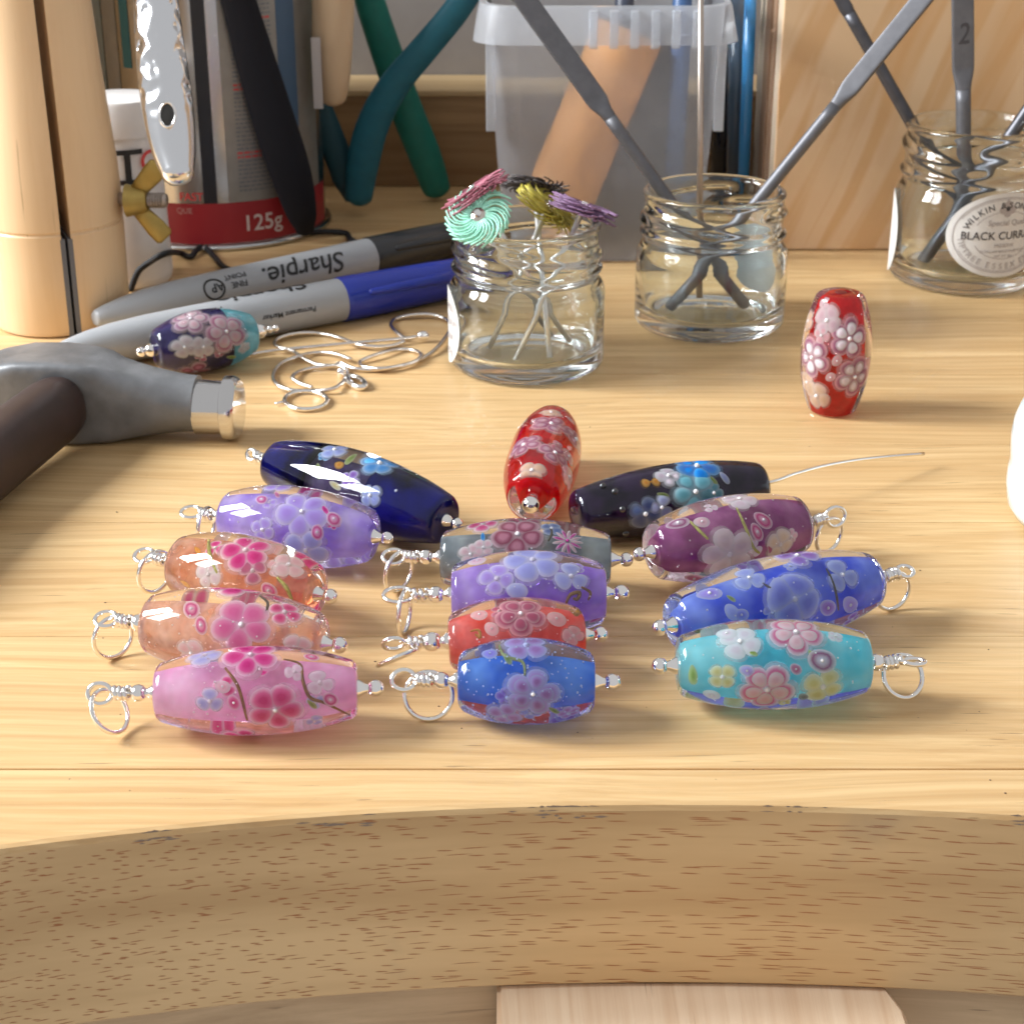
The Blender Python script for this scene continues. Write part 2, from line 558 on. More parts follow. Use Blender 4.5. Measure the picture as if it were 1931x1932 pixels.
def fascia_material():
    m, nt, b = newmat("bench_edge_wood")
    L = nt.links.new
    setp(b, rough=0.5, spec=0.35)
    uv = N(nt, "ShaderNodeUVMap", uv_map="UVMap")
    tc = N(nt, "ShaderNodeTexCoord")
    # soft tone
    mp = N(nt, "ShaderNodeVectorMath", operation='MULTIPLY'); mp.inputs[1].default_value = (9, 30, 90)
    L(tc.outputs["Object"], mp.inputs[0])
    n1 = N(nt, "ShaderNodeTexNoise"); n1.inputs["Scale"].default_value = 1; n1.inputs["Detail"].default_value = 5
    L(mp.outputs[0], n1.inputs["Vector"])
    r1 = N(nt, "ShaderNodeValToRGB")
    r1.color_ramp.elements[0].position = 0.3; r1.color_ramp.elements[1].position = 0.7
    r1.color_ramp.elements[0].color = (0.50, 0.305, 0.135, 1); r1.color_ramp.elements[1].color = (0.73, 0.495, 0.25, 1)
    L(n1.outputs["Fac"], r1.inputs["Fac"])
    out = r1.outputs["Color"]
    # warp a little, then scattered pores; one loose and one denser set
    wn = N(nt, "ShaderNodeTexNoise"); wn.inputs["Scale"].default_value = 2.2; wn.inputs["Detail"].default_value = 2
    L(uv.outputs[0], wn.inputs["Vector"])
    ws = N(nt, "ShaderNodeVectorMath", operation='SCALE'); ws.inputs["Scale"].default_value = 0.18
    L(wn.outputs["Color"], ws.inputs[0])
    wa = N(nt, "ShaderNodeVectorMath", operation='ADD'); L(uv.outputs[0], wa.inputs[0]); L(ws.outputs[0], wa.inputs[1])
    for sc, off, thr, keep in (((1.0, 1.2, 1), (0, 0, 0), 0.24, 0.46), ((0.6, 1.3, 1), (13.3, 7.1, 0), 0.22, 0.24)):
        mp2 = N(nt, "ShaderNodeVectorMath", operation='MULTIPLY_ADD'); mp2.inputs[1].default_value = sc; mp2.inputs[2].default_value = off
        L(wa.outputs[0], mp2.inputs[0]); sep = N(nt, "ShaderNodeSeparateXYZ"); L(mp2.outputs[0], sep.inputs[0])
        shr = N(nt, "ShaderNodeMath", operation='MULTIPLY_ADD'); shr.inputs[1].default_value = 0.43 if off[0] == 0 else -0.71
        L(sep.outputs[1], shr.inputs[0]); L(sep.outputs[0], shr.inputs[2])
        cb = N(nt, "ShaderNodeCombineXYZ"); L(shr.outputs[0], cb.inputs[0]); L(sep.outputs[1], cb.inputs[1])
        vo = N(nt, "ShaderNodeTexVoronoi", voronoi_dimensions='2D'); vo.inputs["Scale"].default_value = 1.0
        L(cb.outputs[0], vo.inputs["Vector"])
        rp = N(nt, "ShaderNodeValToRGB")
        rp.color_ramp.elements[0].position = thr * 0.55; rp.color_ramp.elements[1].position = thr
        rp.color_ramp.elements[0].color = (0.82,) * 3 + (1,); rp.color_ramp.elements[1].color = (0, 0, 0, 1)
        L(vo.outputs["Distance"], rp.inputs["Fac"])
        sp = N(nt, "ShaderNodeSeparateColor"); L(vo.outputs["Color"], sp.inputs[0])
        lt = N(nt, "ShaderNodeMath", operation='LESS_THAN'); lt.inputs[1].default_value = keep
        L(sp.outputs[0], lt.inputs[0])
        mu = N(nt, "ShaderNodeMath", operation='MULTIPLY'); L(rp.outputs["Color"], mu.inputs[0]); L(lt.outputs[0], mu.inputs[1])
        mx = N(nt, "ShaderNodeMix", data_type='RGBA'); mx.inputs["B"].default_value = (0.33, 0.105, 0.03, 1)
        L(mu.outputs[0], mx.inputs["Factor"]); L(out, mx.inputs["A"])
        out = mx.outputs["Result"]
    # scuffs: a few grey smudges
    n4 = N(nt, "ShaderNodeTexNoise"); n4.inputs["Scale"].default_value = 30; n4.inputs["Detail"].default_value = 5
    L(tc.outputs["Object"], n4.inputs["Vector"])
    r4 = N(nt, "ShaderNodeValToRGB"); r4.color_ramp.elements[0].position = 0.66; r4.color_ramp.elements[1].position = 0.78
    r4.color_ramp.elements[0].color = (0, 0, 0, 1); r4.color_ramp.elements[1].color = (0.35,) * 3 + (1,)
    L(n4.outputs["Fac"], r4.inputs["Fac"])
    mx = N(nt, "ShaderNodeMix", data_type='RGBA'); mx.inputs["B"].default_value = (0.20, 0.17, 0.14, 1)
    L(r4.outputs["Color"], mx.inputs["Factor"]); L(out, mx.inputs["A"])
    L(mx.outputs["Result"], b.inputs["Base Color"])
    return m
fascia_mat = fascia_material()

bench = empty("workbench", (0, SEAM0, -THICK), "thick pale pine workbench top with a curved cut-out front edge", "workbench")
# ---- front plank with the arc, its own fascia UVs
xs = [-420 + 840 * i / 168 for i in range(169)]
def ucoord():
    u = 0.0; out = []
    for i, x in enumerate(xs):
        if i:
            t = 1 / (1 + math.exp(-(x + 8) / 16.0))
            pitch = 2.9 * (1 - t) + 8.5 * t
            u += (xs[i] - xs[i - 1]) / pitch
        out.append(u)
    return out
us = ucoord()
v = []; uvs = []; f = []; fm = []
prof_n = [(0.0, -1.1), (-0.25, -0.55), (-0.85, 0.0)]   # worn rounded edge (inset y, z below top)
for i, x in enumerate(xs):
    y = front_y(x)
    wob = 0.12 * math.sin(x * 0.9) * math.sin(x * 0.37 + 1)
    rows = [(SEAM0 - 0.12, -THICK), (y + 0.9, -THICK), (y, -THICK + 0.9), (y, -THICK * 0.5), (y, -1.2 + wob * 0.5), (y + 0.35, -0.35), (y + 1.15 + wob, 0.0), (SEAM0 - 0.5, 0.0), (SEAM0 - 0.12, -0.35)]
    for (yy, zz) in rows:
        v.append(Vector((x, yy, zz))); uvs.append((us[i], zz / 0.80))
    if i:
        nR = len(rows); a = (i - 1) * nR; b_ = i * nR
        for k in range(nR):
            k2 = (k + 1) % nR
            f.append((a + k, b_ + k, b_ + k2, a + k2))
            fm.append(1 if k in (1, 2, 3) else 0)
mesh("plank", v, f, [top_mat, fascia_mat], bench, fm=fm, uv=uvs, smooth=False, loc=(0, SEAM0 - 20, -THICK / 2))
yy = SEAM0
k = 0
widths = [46, 52, 45, 50, 47, 44, 51, 48, 46, 50]
while yy < Y_LEDGE + 60:
    wd = widths[k % len(widths)]
    o = mesh("plank", *box((-420, yy + 0.03, -THICK + 0.02 * k), (420, yy + wd - 0.03, (0.0 if k % 2 == 0 else -0.03)), 0.25), [top_mat], bench, smooth=False, loc=(13 * k - 40, yy + wd / 2, -THICK / 2))
    yy += wd; k += 1


smud = MB(); rs = random.Random(5)
for (x0, n_, sp) in ((1060, 26, 60), (300, 12, 40), (640, 10, 90), (1500, 10, 80), (1920, 6, 8)):
    for _ in range(n_):
        px = x0 + rs.gauss(0, sp * 0.5); X = at_z(px, 1530).x; Y = front_y(X)
        z = -rs.random() ** 2 * 2.2 - 0.3
        L_ = rs.uniform(0.4, 1.6); H_ = rs.uniform(0.08, 0.25)
        yy_ = lambda xx: front_y(xx) - 0.02 + (0.30 if z > -0.9 else 0.0)
        smud.add(([Vector((X - L_, yy_(X - L_), z)), Vector((X, yy_(X), z - H_)), Vector((X + L_, yy_(X + L_), z)), Vector((X, yy_(X), z + H_))], [(0, 1, 2, 3)]))
smo = smud.build("grime", [pm("edge_grime", color=(0.27, 0.20, 0.15), rough=0.9)], bench, smooth=False)
smo["kind"] = "stuff"

# ---- apron under the top
apron_mat = wood("bench_apron_wood", (0.66, 0.47, 0.28), (0.36, 0.23, 0.12), grain=(6, 200, 260), rough=0.55)
v = []; f = []
for i, x in enumerate(xs):
    y = front_y(x) + 3.0
    for (a, z) in ((y, -THICK - 0.05), (y, -THICK - 60), (y + 14, -THICK - 60), (y + 14, -THICK - 0.05)):
        v.append(Vector((x, a, z)))
    if i:
        a = (i - 1) * 4; b_ = i * 4
        for k in range(4):
            k2 = (k + 1) % 4
            f.append((a + k, b_ + k, b_ + k2, a + k2))
mesh("apron", v, f, [apron_mat], bench, smooth=False)

# ---- bench pin: pale block sticking out toward the viewer
pin_mat = wood("bench_pin_oak", (0.84, 0.67, 0.49), (0.62, 0.41, 0.25), grain=(520, 10, 200), rough=0.6, streak=0.55, bump=0.25)
zp = -THICK - 0.15
pb = at_z(937, 1866, zp); pr = at_z(1655, 1864, zp)
yfb = max(front_y(pb.x), front_y(pr.x), front_y((pb.x + pr.x) / 2)) + 1.6
outline = [(pb.x, yfb), (pr.x, yfb), (pr.x + 0.9, yfb - 0.5), (pr.x + 1.7, yfb - 2.0), (pr.x + 3.4, yfb - 7.5), (pr.x + 4.0, yfb - 45), (pb.x + 1.0, yfb - 45), (pb.x, yfb - 30)]
bm = bmesh.new()
tv = [bm.verts.new((x, y, zp)) for x, y in outline]
bm.faces.new(tv)
r = bmesh.ops.extrude_face_region(bm, geom=list(bm.faces))
bmesh.ops.translate(bm, verts=[g for g in r['geom'] if isinstance(g, bmesh.types.BMVert)], vec=(0, 0, -16))
bmesh.ops.recalc_face_normals(bm, faces=list(bm.faces))
bmesh.ops.bevel(bm, geom=list(bm.edges), offset=0.7, segments=2, affect='EDGES')
bm.verts.index_update()
pin = mesh("bench_pin", [q.co.copy() for q in bm.verts], [tuple(x.index for x in p.verts) for p in bm.faces], [pin_mat], loc=((pb.x + pr.x) / 2, yfb - 20, zp - 16), smooth=False)
bm.free()
tag(pin, "pale pinkish wooden bench pin sticking out below the curved bench edge", "bench pin")

# ---- rear ledge and wall
z_ledge = at_y(800, 170, Y_LEDGE).z
Y_WALL = at_z(800, 140, z_ledge).y
ledge_mat = wood("ledge_board_wood", (0.40, 0.245, 0.115), (0.19, 0.10, 0.04), grain=(7, 200, 180), rough=0.5, streak=0.7)
ledge_top = wood("ledge_top_wood", (0.62, 0.45, 0.25), (0.45, 0.29, 0.13), grain=(7, 200, 180), rough=0.5)
led = mesh("ledge", *box((-420, Y_LEDGE, 0.3), (420, Y_WALL - 0.5, z_ledge - 2.2)), [ledge_mat], loc=(0, Y_LEDGE, 0), smooth=False)
tag(led, kind="structure")
mesh("ledge_top_strip", *box((-420, Y_LEDGE - 0.6, z_ledge - 2.15), (420, Y_WALL - 0.5, z_ledge), 0.4), [ledge_top], led, smooth=False)
mesh("shade_board", *box((-190, Y_LEDGE - 118, 0.3), (-176, Y_LEDGE - 0.4, 165), 1.0), [ledge_top], led, smooth=False)  # out-of-view board, added to keep window light off the rear left
wall = mesh("wall", *box((-420, Y_WALL, -5), (420, Y_WALL + 20, 260)), [pm("wall_plaster", color=(0.35, 0.325, 0.31), rough=0.9, var=0.08, vscale=40, bump=0.3, bscale=300)], loc=(0, Y_WALL, 0), smooth=False)
tag(wall, kind="structure")

# ---- pine panel at the rear right, its layered edge to the left
panel_mat = wood("panel_pine", (0.74, 0.515, 0.31), (0.62, 0.40, 0.21), grain=(60, 60, 8), rough=0.5, streak=0.15, speck=False,
                 streaks=dict(color=(0.60, 0.31, 0.11), layers=(((0, -0.40, 0), (170, 1, 11), 0.50, 0.62, 0.55), ((0, -0.30, 0), (75, 1, 7), 0.52, 0.66, 0.45))))
edge_pale = wood("panel_edge_pale", (0.60, 0.50, 0.38), (0.45, 0.35, 0.25), grain=(300, 300, 8), rough=0.7)
edge_dark = wood("panel_edge_brown", (0.34, 0.21, 0.13), (0.20, 0.11, 0.06), grain=(300, 300, 8), rough=0.7)
xl = at_z(1451, 472).x
pan = empty("pine_panel", (xl + 150, Y_PANEL, 0.3), "upright pine panel with bold orange grain behind the files at the rear right", "wood panel")
mesh("board", *box((xl, Y_PANEL, 0.3), (420, Y_PANEL + 3.0, 170), 0.3), [panel_mat], pan, smooth=False, loc=(xl + 60, Y_PANEL, 70))
mesh("edge_strip", *box((xl + 0.3, Y_PANEL + 3.0, 0.3), (420, Y_PANEL + 14.0, 170)), [edge_pale], pan, smooth=False)
mesh("edge_strip", *box((xl - 0.2, Y_PANEL + 14.0, 0.3), (420, Y_PANEL + 20.0, 170)), [edge_dark], pan, smooth=False)
mesh("edge_strip", *box((xl + 0.3, Y_PANEL + 20.0, 0.3), (420, Y_PANEL + 24.0, 170)), [edge_pale], pan, smooth=False)
mesh("edge_strip", *box((xl - 0.4, Y_PANEL + 24.0, 0.3), (420, Y_PANEL + 36.0, 170)), [edge_dark], pan, smooth=False)
mesh("edge_strip", *box((xl - 0.1, Y_PANEL + 36.0, 0.3), (420, Y_PANEL + 52.0, 170)), [edge_pale], pan, smooth=False)

# ================================================================== GLASS BEADS
# petal styles: inner, middle, edge colour
ST = {
 'magenta': ((0.74, 0.03, 0.30), (0.84, 0.12, 0.44), (0.97, 0.80, 0.90)),
 'pink':    ((0.74, 0.06, 0.26), (0.88, 0.22, 0.46), (0.97, 0.80, 0.88)),
 'rosepink':((0.80, 0.18, 0.45), (0.84, 0.30, 0.55), (0.93, 0.70, 0.84)),
 'paleblue':((0.50, 0.56, 0.90), (0.60, 0.68, 0.94), (0.80, 0.86, 0.98)),
 'lilac':   ((0.56, 0.40, 0.86), (0.62, 0.52, 0.92), (0.86, 0.84, 0.99)),
 'peri':    ((0.46, 0.50, 0.88), (0.54, 0.60, 0.93), (0.84, 0.87, 0.99)),
 'white':   ((0.86, 0.74, 0.82), (0.92, 0.88, 0.92), (0.96, 0.95, 0.97)),
 'palepink':((0.90, 0.62, 0.68), (0.93, 0.74, 0.78), (0.96, 0.88, 0.89)),
 'budpink': ((0.92, 0.55, 0.72), (0.70, 0.06, 0.28), (0.96, 0.80, 0.88)),
 'mauve':   ((0.84, 0.70, 0.82), (0.50, 0.20, 0.36), (0.92, 0.72, 0.80)),
 'dusty':   ((0.62, 0.16, 0.30), (0.58, 0.20, 0.34), (0.90, 0.66, 0.74)),
 'dusk':    ((0.78, 0.34, 0.46), (0.42, 0.08, 0.16), (0.80, 0.55, 0.62)),
 'orchid':  ((0.74, 0.34, 0.58), (0.86, 0.56, 0.78), (0.97, 0.89, 0.96)),
 'cream':   ((0.92, 0.80, 0.58), (0.94, 0.86, 0.70), (0.95, 0.90, 0.80)),
 'skyblue': ((0.10, 0.42, 0.80), (0.22, 0.56, 0.88), (0.55, 0.78, 0.95)),
 'bright':  ((0.02, 0.25, 0.80), (0.05, 0.38, 0.90), (0.30, 0.62, 0.96)),
 'aqua':    ((0.20, 0.55, 0.66), (0.32, 0.66, 0.76), (0.62, 0.84, 0.90)),
 'greyish': ((0.78, 0.68, 0.70), (0.88, 0.81, 0.81), (0.95, 0.92, 0.92)),
 'periclr': ((0.32, 0.35, 0.82), (0.48, 0.53, 0.92), (0.80, 0.84, 0.99)),
 'violet':  ((0.42, 0.20, 0.62), (0.54, 0.34, 0.78), (0.88, 0.83, 0.98)),
 'yellow':  ((0.80, 0.70, 0.30), (0.88, 0.80, 0.46), (0.93, 0.89, 0.66)),
 'candy':   ((0.90, 0.58, 0.62), (0.80, 0.16, 0.36), (0.95, 0.76, 0.84)),
 'star':    ((0.70, 0.10, 0.42), (0.86, 0.26, 0.60), (0.95, 0.72, 0.86)),
 'orange':  ((0.80, 0.36, 0.04), (0.85, 0.48, 0.10), (0.60, 0.30, 0.05)),
 'purplering': ((0.86, 0.78, 0.88), (0.40, 0.10, 0.26), (0.90, 0.84, 0.90)),
 'mutedblue': ((0.14, 0.22, 0.50), (0.28, 0.36, 0.62), (0.50, 0.60, 0.80)),
 'leaf':    ((0.30, 0.42, 0.08), (0.45, 0.55, 0.16), (0.62, 0.70, 0.34)),
 'blackdot':((0.02, 0.02, 0.03), (0.02, 0.02, 0.03), (0.60, 0.66, 0.72)),
 'grey':    ((0.22, 0.24, 0.26), (0.3, 0.32, 0.34), (0.4, 0.42, 0.44)),
}
def SM(k):
    return petal_mat("petal_" + k, *ST[k])
def VM(k):      # pale glass veil under a petal
    e = ST[k][2]
    e2 = tuple(0.5 * x + 0.5 * y for x, y in zip(e, ST[k][1]))
    return petal_mat("veil_" + k, e2, e, e, veil=0.55)
VINE = {'brown': pm("vine_brown", color=(0.28, 0.16, 0.05), rough=0.3, var=0.3, vscale=900), 'green': pm("vine_green", color=(0.50, 0.52, 0.14), rough=0.3, var=0.3, vscale=900),
        'dark': pm("vine_dark", color=(0.10, 0.09, 0.06), rough=0.3, var=0.3, vscale=900), 'gold': pm("vine_gold", color=(0.46, 0.30, 0.07), rough=0.3, var=0.3, vscale=900)}

class Bead:
    def __init__(s, label, p0=None, p1=None, dia=None, A=None, B=None, R=None, re=0.62, pw=2.2, name="pendant_bead", cat="glass bead", group=None):
        if A is None:
            R = 7.0
            for _ in range(6):
                A = at_z(p0[0], p0[1], R); B = at_z(p1[0], p1[1], R)
                R = px2mm(dia / 2, (A + B) / 2)
        s.A, s.B, s.R = A, B, R
        s.c = (A + B) / 2
        s.L = (B - A).length
        s.a = (B - A).normalized()
        _, s.e1, s.e2 = frame(s.a)
        s.re, s.pw = re, pw
        base = Vector((s.c.x, s.c.y, 0))
        s.root = empty(name, base, label, cat, group)
        s.flowers = 0
    def rad(s, u):
        u = max(-1.0, min(1.0, u))
        return s.R * (s.re + (1 - s.re) * (1 - abs(u) ** s.pw))
    def pos(s, u, phi, r):
        return s.c + s.a * (u * s.L / 2) + (s.e1 * math.cos(phi) + s.e2 * math.sin(phi)) * r
    def hit(s, px, py, inset):
        d = ray(px, py).normalized()
        t0 = (s.c - CAM).length
        best = None
        for i in range(900):
            t = t0 - s.L + 2 * s.L * i / 900
            q = CAM + d * t - s.c
            u = q.dot(s.a) / (s.L / 2)
            x, y = q.dot(s.e1), q.dot(s.e2)
            m = math.hypot(x, y) - (s.rad(u) - inset) + max(0, abs(u) - 0.97) * 20
            if best is None or m < best[0]:
                best = (m, u, math.atan2(y, x), t)
            if m <= 0: break
        return max(-0.95, min(0.95, best[1])), best[2], CAM + d * best[3]
    def body(s, mat, bev=0.9):
        n = 26
        pr = [(0.02, -s.L / 2), (s.re * s.R * 0.5, -s.L / 2), (s.re * s.R - bev, -s.L / 2 + 0.05), (s.re * s.R - bev * 0.3, -s.L / 2 + bev * 0.32)]
        for i in range(n + 1):
            u = -1 + 2 * i / n
            u = max(-1 + 2 * bev / s.L * 1.0, min(1 - 2 * bev / s.L * 1.0, u))
            pr.append((s.rad(u), u * s.L / 2))
        pr += [(r, -x) for r, x in pr[:4]][::-1]
        out = [pr[0]]
        for q in pr[1:]:
            if q[1] - out[-1][1] > 0.02 or abs(q[0] - out[-1][0]) > 0.05: out.append(q)
        ph = random.random() * 6
        def rf(r, z, t, i):      # hand-made: slightly out of round
            return r * (1 + 0.012 * math.sin(2 * t + ph) + 0.008 * math.sin(3 * t + 0.25 * z + ph))
        return mesh("glass_body", *lathe(out, s.c, s.a, 48, rfun=rf), mat, s.root)
    def core(s, mat, frac=0.62, u0=-0.96, u1=0.96, taper=1.0, name="core", endfrac=None):
        n = 18; pr = []
        for i in range(n + 1):
            u = u0 + (u1 - u0) * i / n
            r = frac * s.rad(u * taper)
            if endfrac is not None:
                r = s.R * (endfrac + (frac - endfrac) * max(0.0, 1 - abs(u) ** 1.6))
            pr.append((r, u * s.L / 2))
        pr = [(0.02, pr[0][1]), (pr[0][0] * 0.9, pr[0][1])] + pr + [(pr[-1][0] * 0.9, pr[-1][1]), (0.02, pr[-1][1])]
        pr[2] = (pr[2][0], pr[2][1] + 0.12); pr[-3] = (pr[-3][0], pr[-3][1] - 0.12)
        return mesh(name, *lathe(pr, s.c, s.a, 28), mat, s.root)
    # ---- things drawn on the glass, on a sheet `inset` under the surface
    def sheet(s, u0, phi0, x, y, inset, h):
        u = u0 + x / (s.L / 2)
        rr = max(0.3, s.rad(u) - inset + h)
        return s.pos(max(-0.97, min(0.97, u)), phi0 + y / max(0.5, s.rad(u0)), rr)
    def petal(s, u0, phi0, ang, dist, hl, hw, inset, mat, parent, lift, name="petal", seg=16, pinch=0.26, dome=0.35):
        ca, sa = math.cos(ang), math.sin(ang)
        v = []; rim = []; f = []
        rings = (0.0, 0.35, 0.62, 0.84, 1.0)
        for ri, rho in enumerate(rings):
            m = 1 if ri == 0 else seg
            for k in range(m):
                q = 2 * math.pi * k / seg
                X = dist + rho * math.cos(q) * hl
                Y = rho * math.sin(q) * hw * (1 - pinch + pinch * 1.5 * (0.5 + 0.5 * math.cos(q)))
                x = X * ca - Y * sa; y = X * sa + Y * ca
                h = lift + dome * (1 - rho * rho) * min(hl, hw) * 0.5
                v.append(s.sheet(u0, phi0, x, y, inset, h)); rim.append(rho)
        for k in range(seg):
            f.append((0, 1 + k, 1 + (k + 1) % seg))
        for ri in range(len(rings) - 2):
            a = 1 + ri * seg
            for k in range(seg):
                k2 = (k + 1) % seg
                f.append((a + k, a + seg + k, a + seg + k2, a + k2))
        c = sum(v, Vector()) / len(v)
        return mesh(name, v, f, mat, parent, loc=c, attr=("rim", rim))
    def flower(s, px, py, rpx, n=5, rot=0.0, style='pink', inset=0.75, layers=None, center=True, uphi=None, wide=1.0, gap=0.0):
        if uphi is None:
            u, ph, hp = s.hit(px, py, inset)
            r = px2mm(rpx, hp) * 1.08
        else:
            u, ph = uphi; r = rpx
            hp = s.pos(u, ph, s.rad(u) - inset)
        hp = s.pos(u, ph, s.rad(u) - inset)
        mid = mesh("flower", *sphere(s.pos(u, ph, s.rad(u) - inset + 0.28), min(0.55, 0.11 * r + 0.12), 8, 6), [PEARL], s.root, loc=hp) if center else \
              mesh("flower", *sphere(s.pos(u, ph, s.rad(u) - inset + 0.12), 0.2, 6, 4), [SM(style)], s.root, loc=hp)
        hw = min(0.60, math.sin(math.pi / max(n, 3)) * 0.76) * r * wide
        for i in range(n):
            a = rot + 2 * math.pi * i / n + random.uniform(-0.06, 0.06)
            k = random.uniform(0.92, 1.06)
            asp = random.uniform(0.88, 1.12)
            s.petal(u, ph, a, (0.52 + gap) * r, 0.47 * r * k, hw * k * asp, inset, SM(style), mid, 0.03 * (i % 3), dome=random.uniform(0.15, 0.4))
            if uphi is None and r > 1.8:
                s.petal(u, ph, a + random.uniform(-0.15, 0.15), 0.60 * r, 0.54 * r * k, hw * 1.18 * k, inset + 0.35, VM(style), mid, 0.02 * (i % 3))
            if layers:
                s.petal(u, ph, a + 0.05, 0.46 * r, 0.30 * r * k, hw * 0.62 * k, inset - 0.3, SM(layers), mid, 0.02 * (i % 3))
        return mid
    def spiky(s, px, py, rpx, n, style):
        u, ph, hp = s.hit(px, py, 0.6); r = px2mm(rpx, hp)
        hp = s.pos(u, ph, s.rad(u) - 0.6)
        mid = mesh("flower", *sphere(s.pos(u, ph, s.rad(u) - 0.3), 0.35, 8, 6), [SM(style)], s.root, loc=hp)
        for i in range(n):
            s.petal(u, ph, 2 * math.pi * i / n, 0.56 * r, 0.44 * r, 0.13 * r, 0.6, SM(style if i % 2 else 'palepink'), mid, 0.02 * (i % 2), seg=10, pinch=0.1, dome=1.2)
    def bud(s, px, py, rpx, style='budpink', ang=0.6, asp=0.8, dot=True, inset=0.6):
        u, ph, hp = s.hit(px, py, inset); r = px2mm(rpx, hp)
        b = s.petal(u, ph, ang, 0, r, r * asp, inset, SM(style), s.root, 0.05, name="bud", pinch=0.12)
        if dot:
            mesh("bubble", *sphere(s.pos(u, ph, s.rad(u) - inset + 0.3), max(0.16, r * 0.16), 8, 6), [PEARL], b, loc=WLOC[b.name])
        return b
    def leaf(s, px, py, rpx, ang=0.5, style='leaf', inset=0.7):
        u, ph, hp = s.hit(px, py, inset); r = px2mm(rpx, hp)
        return s.petal(u, ph, ang, 0, r, r * 0.42, inset, SM(style), s.root, 0.02, name="leaf", pinch=0.3)
    def vine(s, pts, style='brown', r=0.24, inset=0.8):
        P = []
        for p in pts:
            u, ph, hp = s.hit(p[0], p[1], inset)
            P.append(s.pos(u, ph, s.rad(u) - inset))
        return mesh("vine", *tube(spline(P, 6), lambda t: r * (0.7 + 0.5 * math.sin(3.1 * t)), 6), [VINE[style]], s.root)
    def glitter(s, n, u0=-0.85, u1=0.85, inset=0.30, size=0.19):
        m = MB()
        for _ in range(n):
            u = random.uniform(u0, u1); ph = random.uniform(0, 6.28)
            c = s.pos(u, ph, s.rad(u) - inset - random.random() * 0.5)
            k = size * random.uniform(0.5, 1.2)
            m.add(sphere(c, k, 5, 4))
        o = m.build("glitter", [GLITTER], s.root)
        o["kind"] = "stuff"
    def behind(s, styles, k=6):
        """flowers round the far side of the bead"""
        cu, cphi, _ = s.hit(*s.to_px(s.c), 0.7)
        for i in range(k):
            u = -0.62 + 1.24 * ((i * 0.618) % 1.0)
            ph = cphi + math.pi + (-1.0 + 2.0 * i / max(1, k - 1)) * 1.1
            s.flower(0, 0, random.uniform(2.2, 3.4), n=random.choice((4, 5)), rot=random.random() * 6, style=styles[i % len(styles)], uphi=(u, ph))
    def fill(s, styles, k=3):
        """smaller blossoms deeper in the glass, between the big ones"""
        cu, cphi, _ = s.hit(*s.to_px(s.c), 0.7)
        for i in range(k):
            u = -0.7 + 1.4 * ((i * 0.618 + 0.31) % 1.0)
            ph = cphi + random.uniform(-1.25, 1.25)
            s.flower(0, 0, random.uniform(1.3, 2.3), n=random.choice((3, 4, 5)), rot=random.random() * 6, style=styles[i % len(styles)], uphi=(u, ph), inset=1.25)
    def to_px(s, p):
        q = Vector(p) - CAM
        z = q.dot(FW)
        return 965.5 + FPX * q.x / z, 966 - FPX * q.dot(UPV) / z
    # ---- silver fittings
    def cone(s, side, ln=2.1, r0=1.55):
        E, o = (s.A, -s.a) if side == 0 else (s.B, s.a)
        mesh("bead_cap", *lathe([(0.05, 0.02), (r0, 0.02), (r0 * 1.0, 0.25), (r0 * 0.62, ln * 0.6), (0.62, ln), (0.05, ln)], E, o, 20), [SILVER_BALL], s.root, autos=50)
        return E, o
    def ball_end(s, side, r=1.5, cone=True, gap=3.0):
        E, o = s.cone(side) if cone else ((s.A, -s.a) if side == 0 else (s.B, s.a))
        mesh("pin_ball", *sphere(E + o * gap, r, 20, 14), [SILVER_BALL], s.root)
        mesh("pin", *tube([E, E + o * gap], 0.42, 8), [SILVER], s.root)
    def loop_end(s, side, ring=None, ringr=None, h=(1, 0, 0), vdir=(0, 0, 1), cone=True, eye=2.0, eyedir=(0, 0, 1), wr=0.44, turns=3.2, ballr=1.5):
        E, o = s.cone(side, 1.8) if cone else ((s.A, -s.a) if side == 0 else (s.B, s.a))
        g = 2.9 if cone else 1.5
        mesh("spacer_ball", *sphere(E + o * g, ballr, 18, 12), [SILVER_BALL], s.root)
        _, e1, e2 = frame(o)
        b0 = g + ballr * 0.75
        P = []
        nt = int(turns * 12)
        for i in range(nt + 1):
            t = i / nt
            q = 2 * math.pi * turns * t
            rr = 0.95 + 0.12 * math.sin(q * 0.7)
            P.append(E + o * (b0 + 0.4 + t * 2.6) + (e1 * math.cos(q) + e2 * math.sin(q)) * rr)
        mesh("wire_wrap", *tube(P, wr, 8), [SILVER], s.root)
        ed = Vector(eyedir); ed = (ed - o * ed.dot(o)).normalized()
        st = E + o * (b0 + 2.6)
        ec = st + o * (eye + 0.7)
        P = [E + o * g, st]
        for i in range(21):
            q = math.pi + 2 * math.pi * i / 20 * 0.96
            P.append(ec + o * math.cos(q) * eye + ed * math.sin(q) * eye * 0.86 + o.cross(ed) * (0.35 - 0.7 * i / 20))
        mesh("wire_eye", *tube(spline(P, 3), wr, 8), [SILVER], s.root)
        if ring:
            rc = at_y(ring[0], ring[1], ec.y)
            rr = px2mm(ringr, rc)
            h = Vector(h).normalized(); vd = Vector(vdir); vd = (vd - h * vd.dot(h)).normalized()
            P = [rc + h * math.cos(q) * rr + vd * math.sin(q) * rr for q in [2 * math.pi * i / 40 for i in range(40)]]
            lo = min(p.z for p in P) - wr
            if lo < 0:
                P = [p + Vector((0, 0, -lo)) for p in P]
            mesh("jump_ring", *tube(P, wr * 0.98, 8, closed=True), [SILVER], s.root)

GB = "finished pendant beads in three columns on the bench"
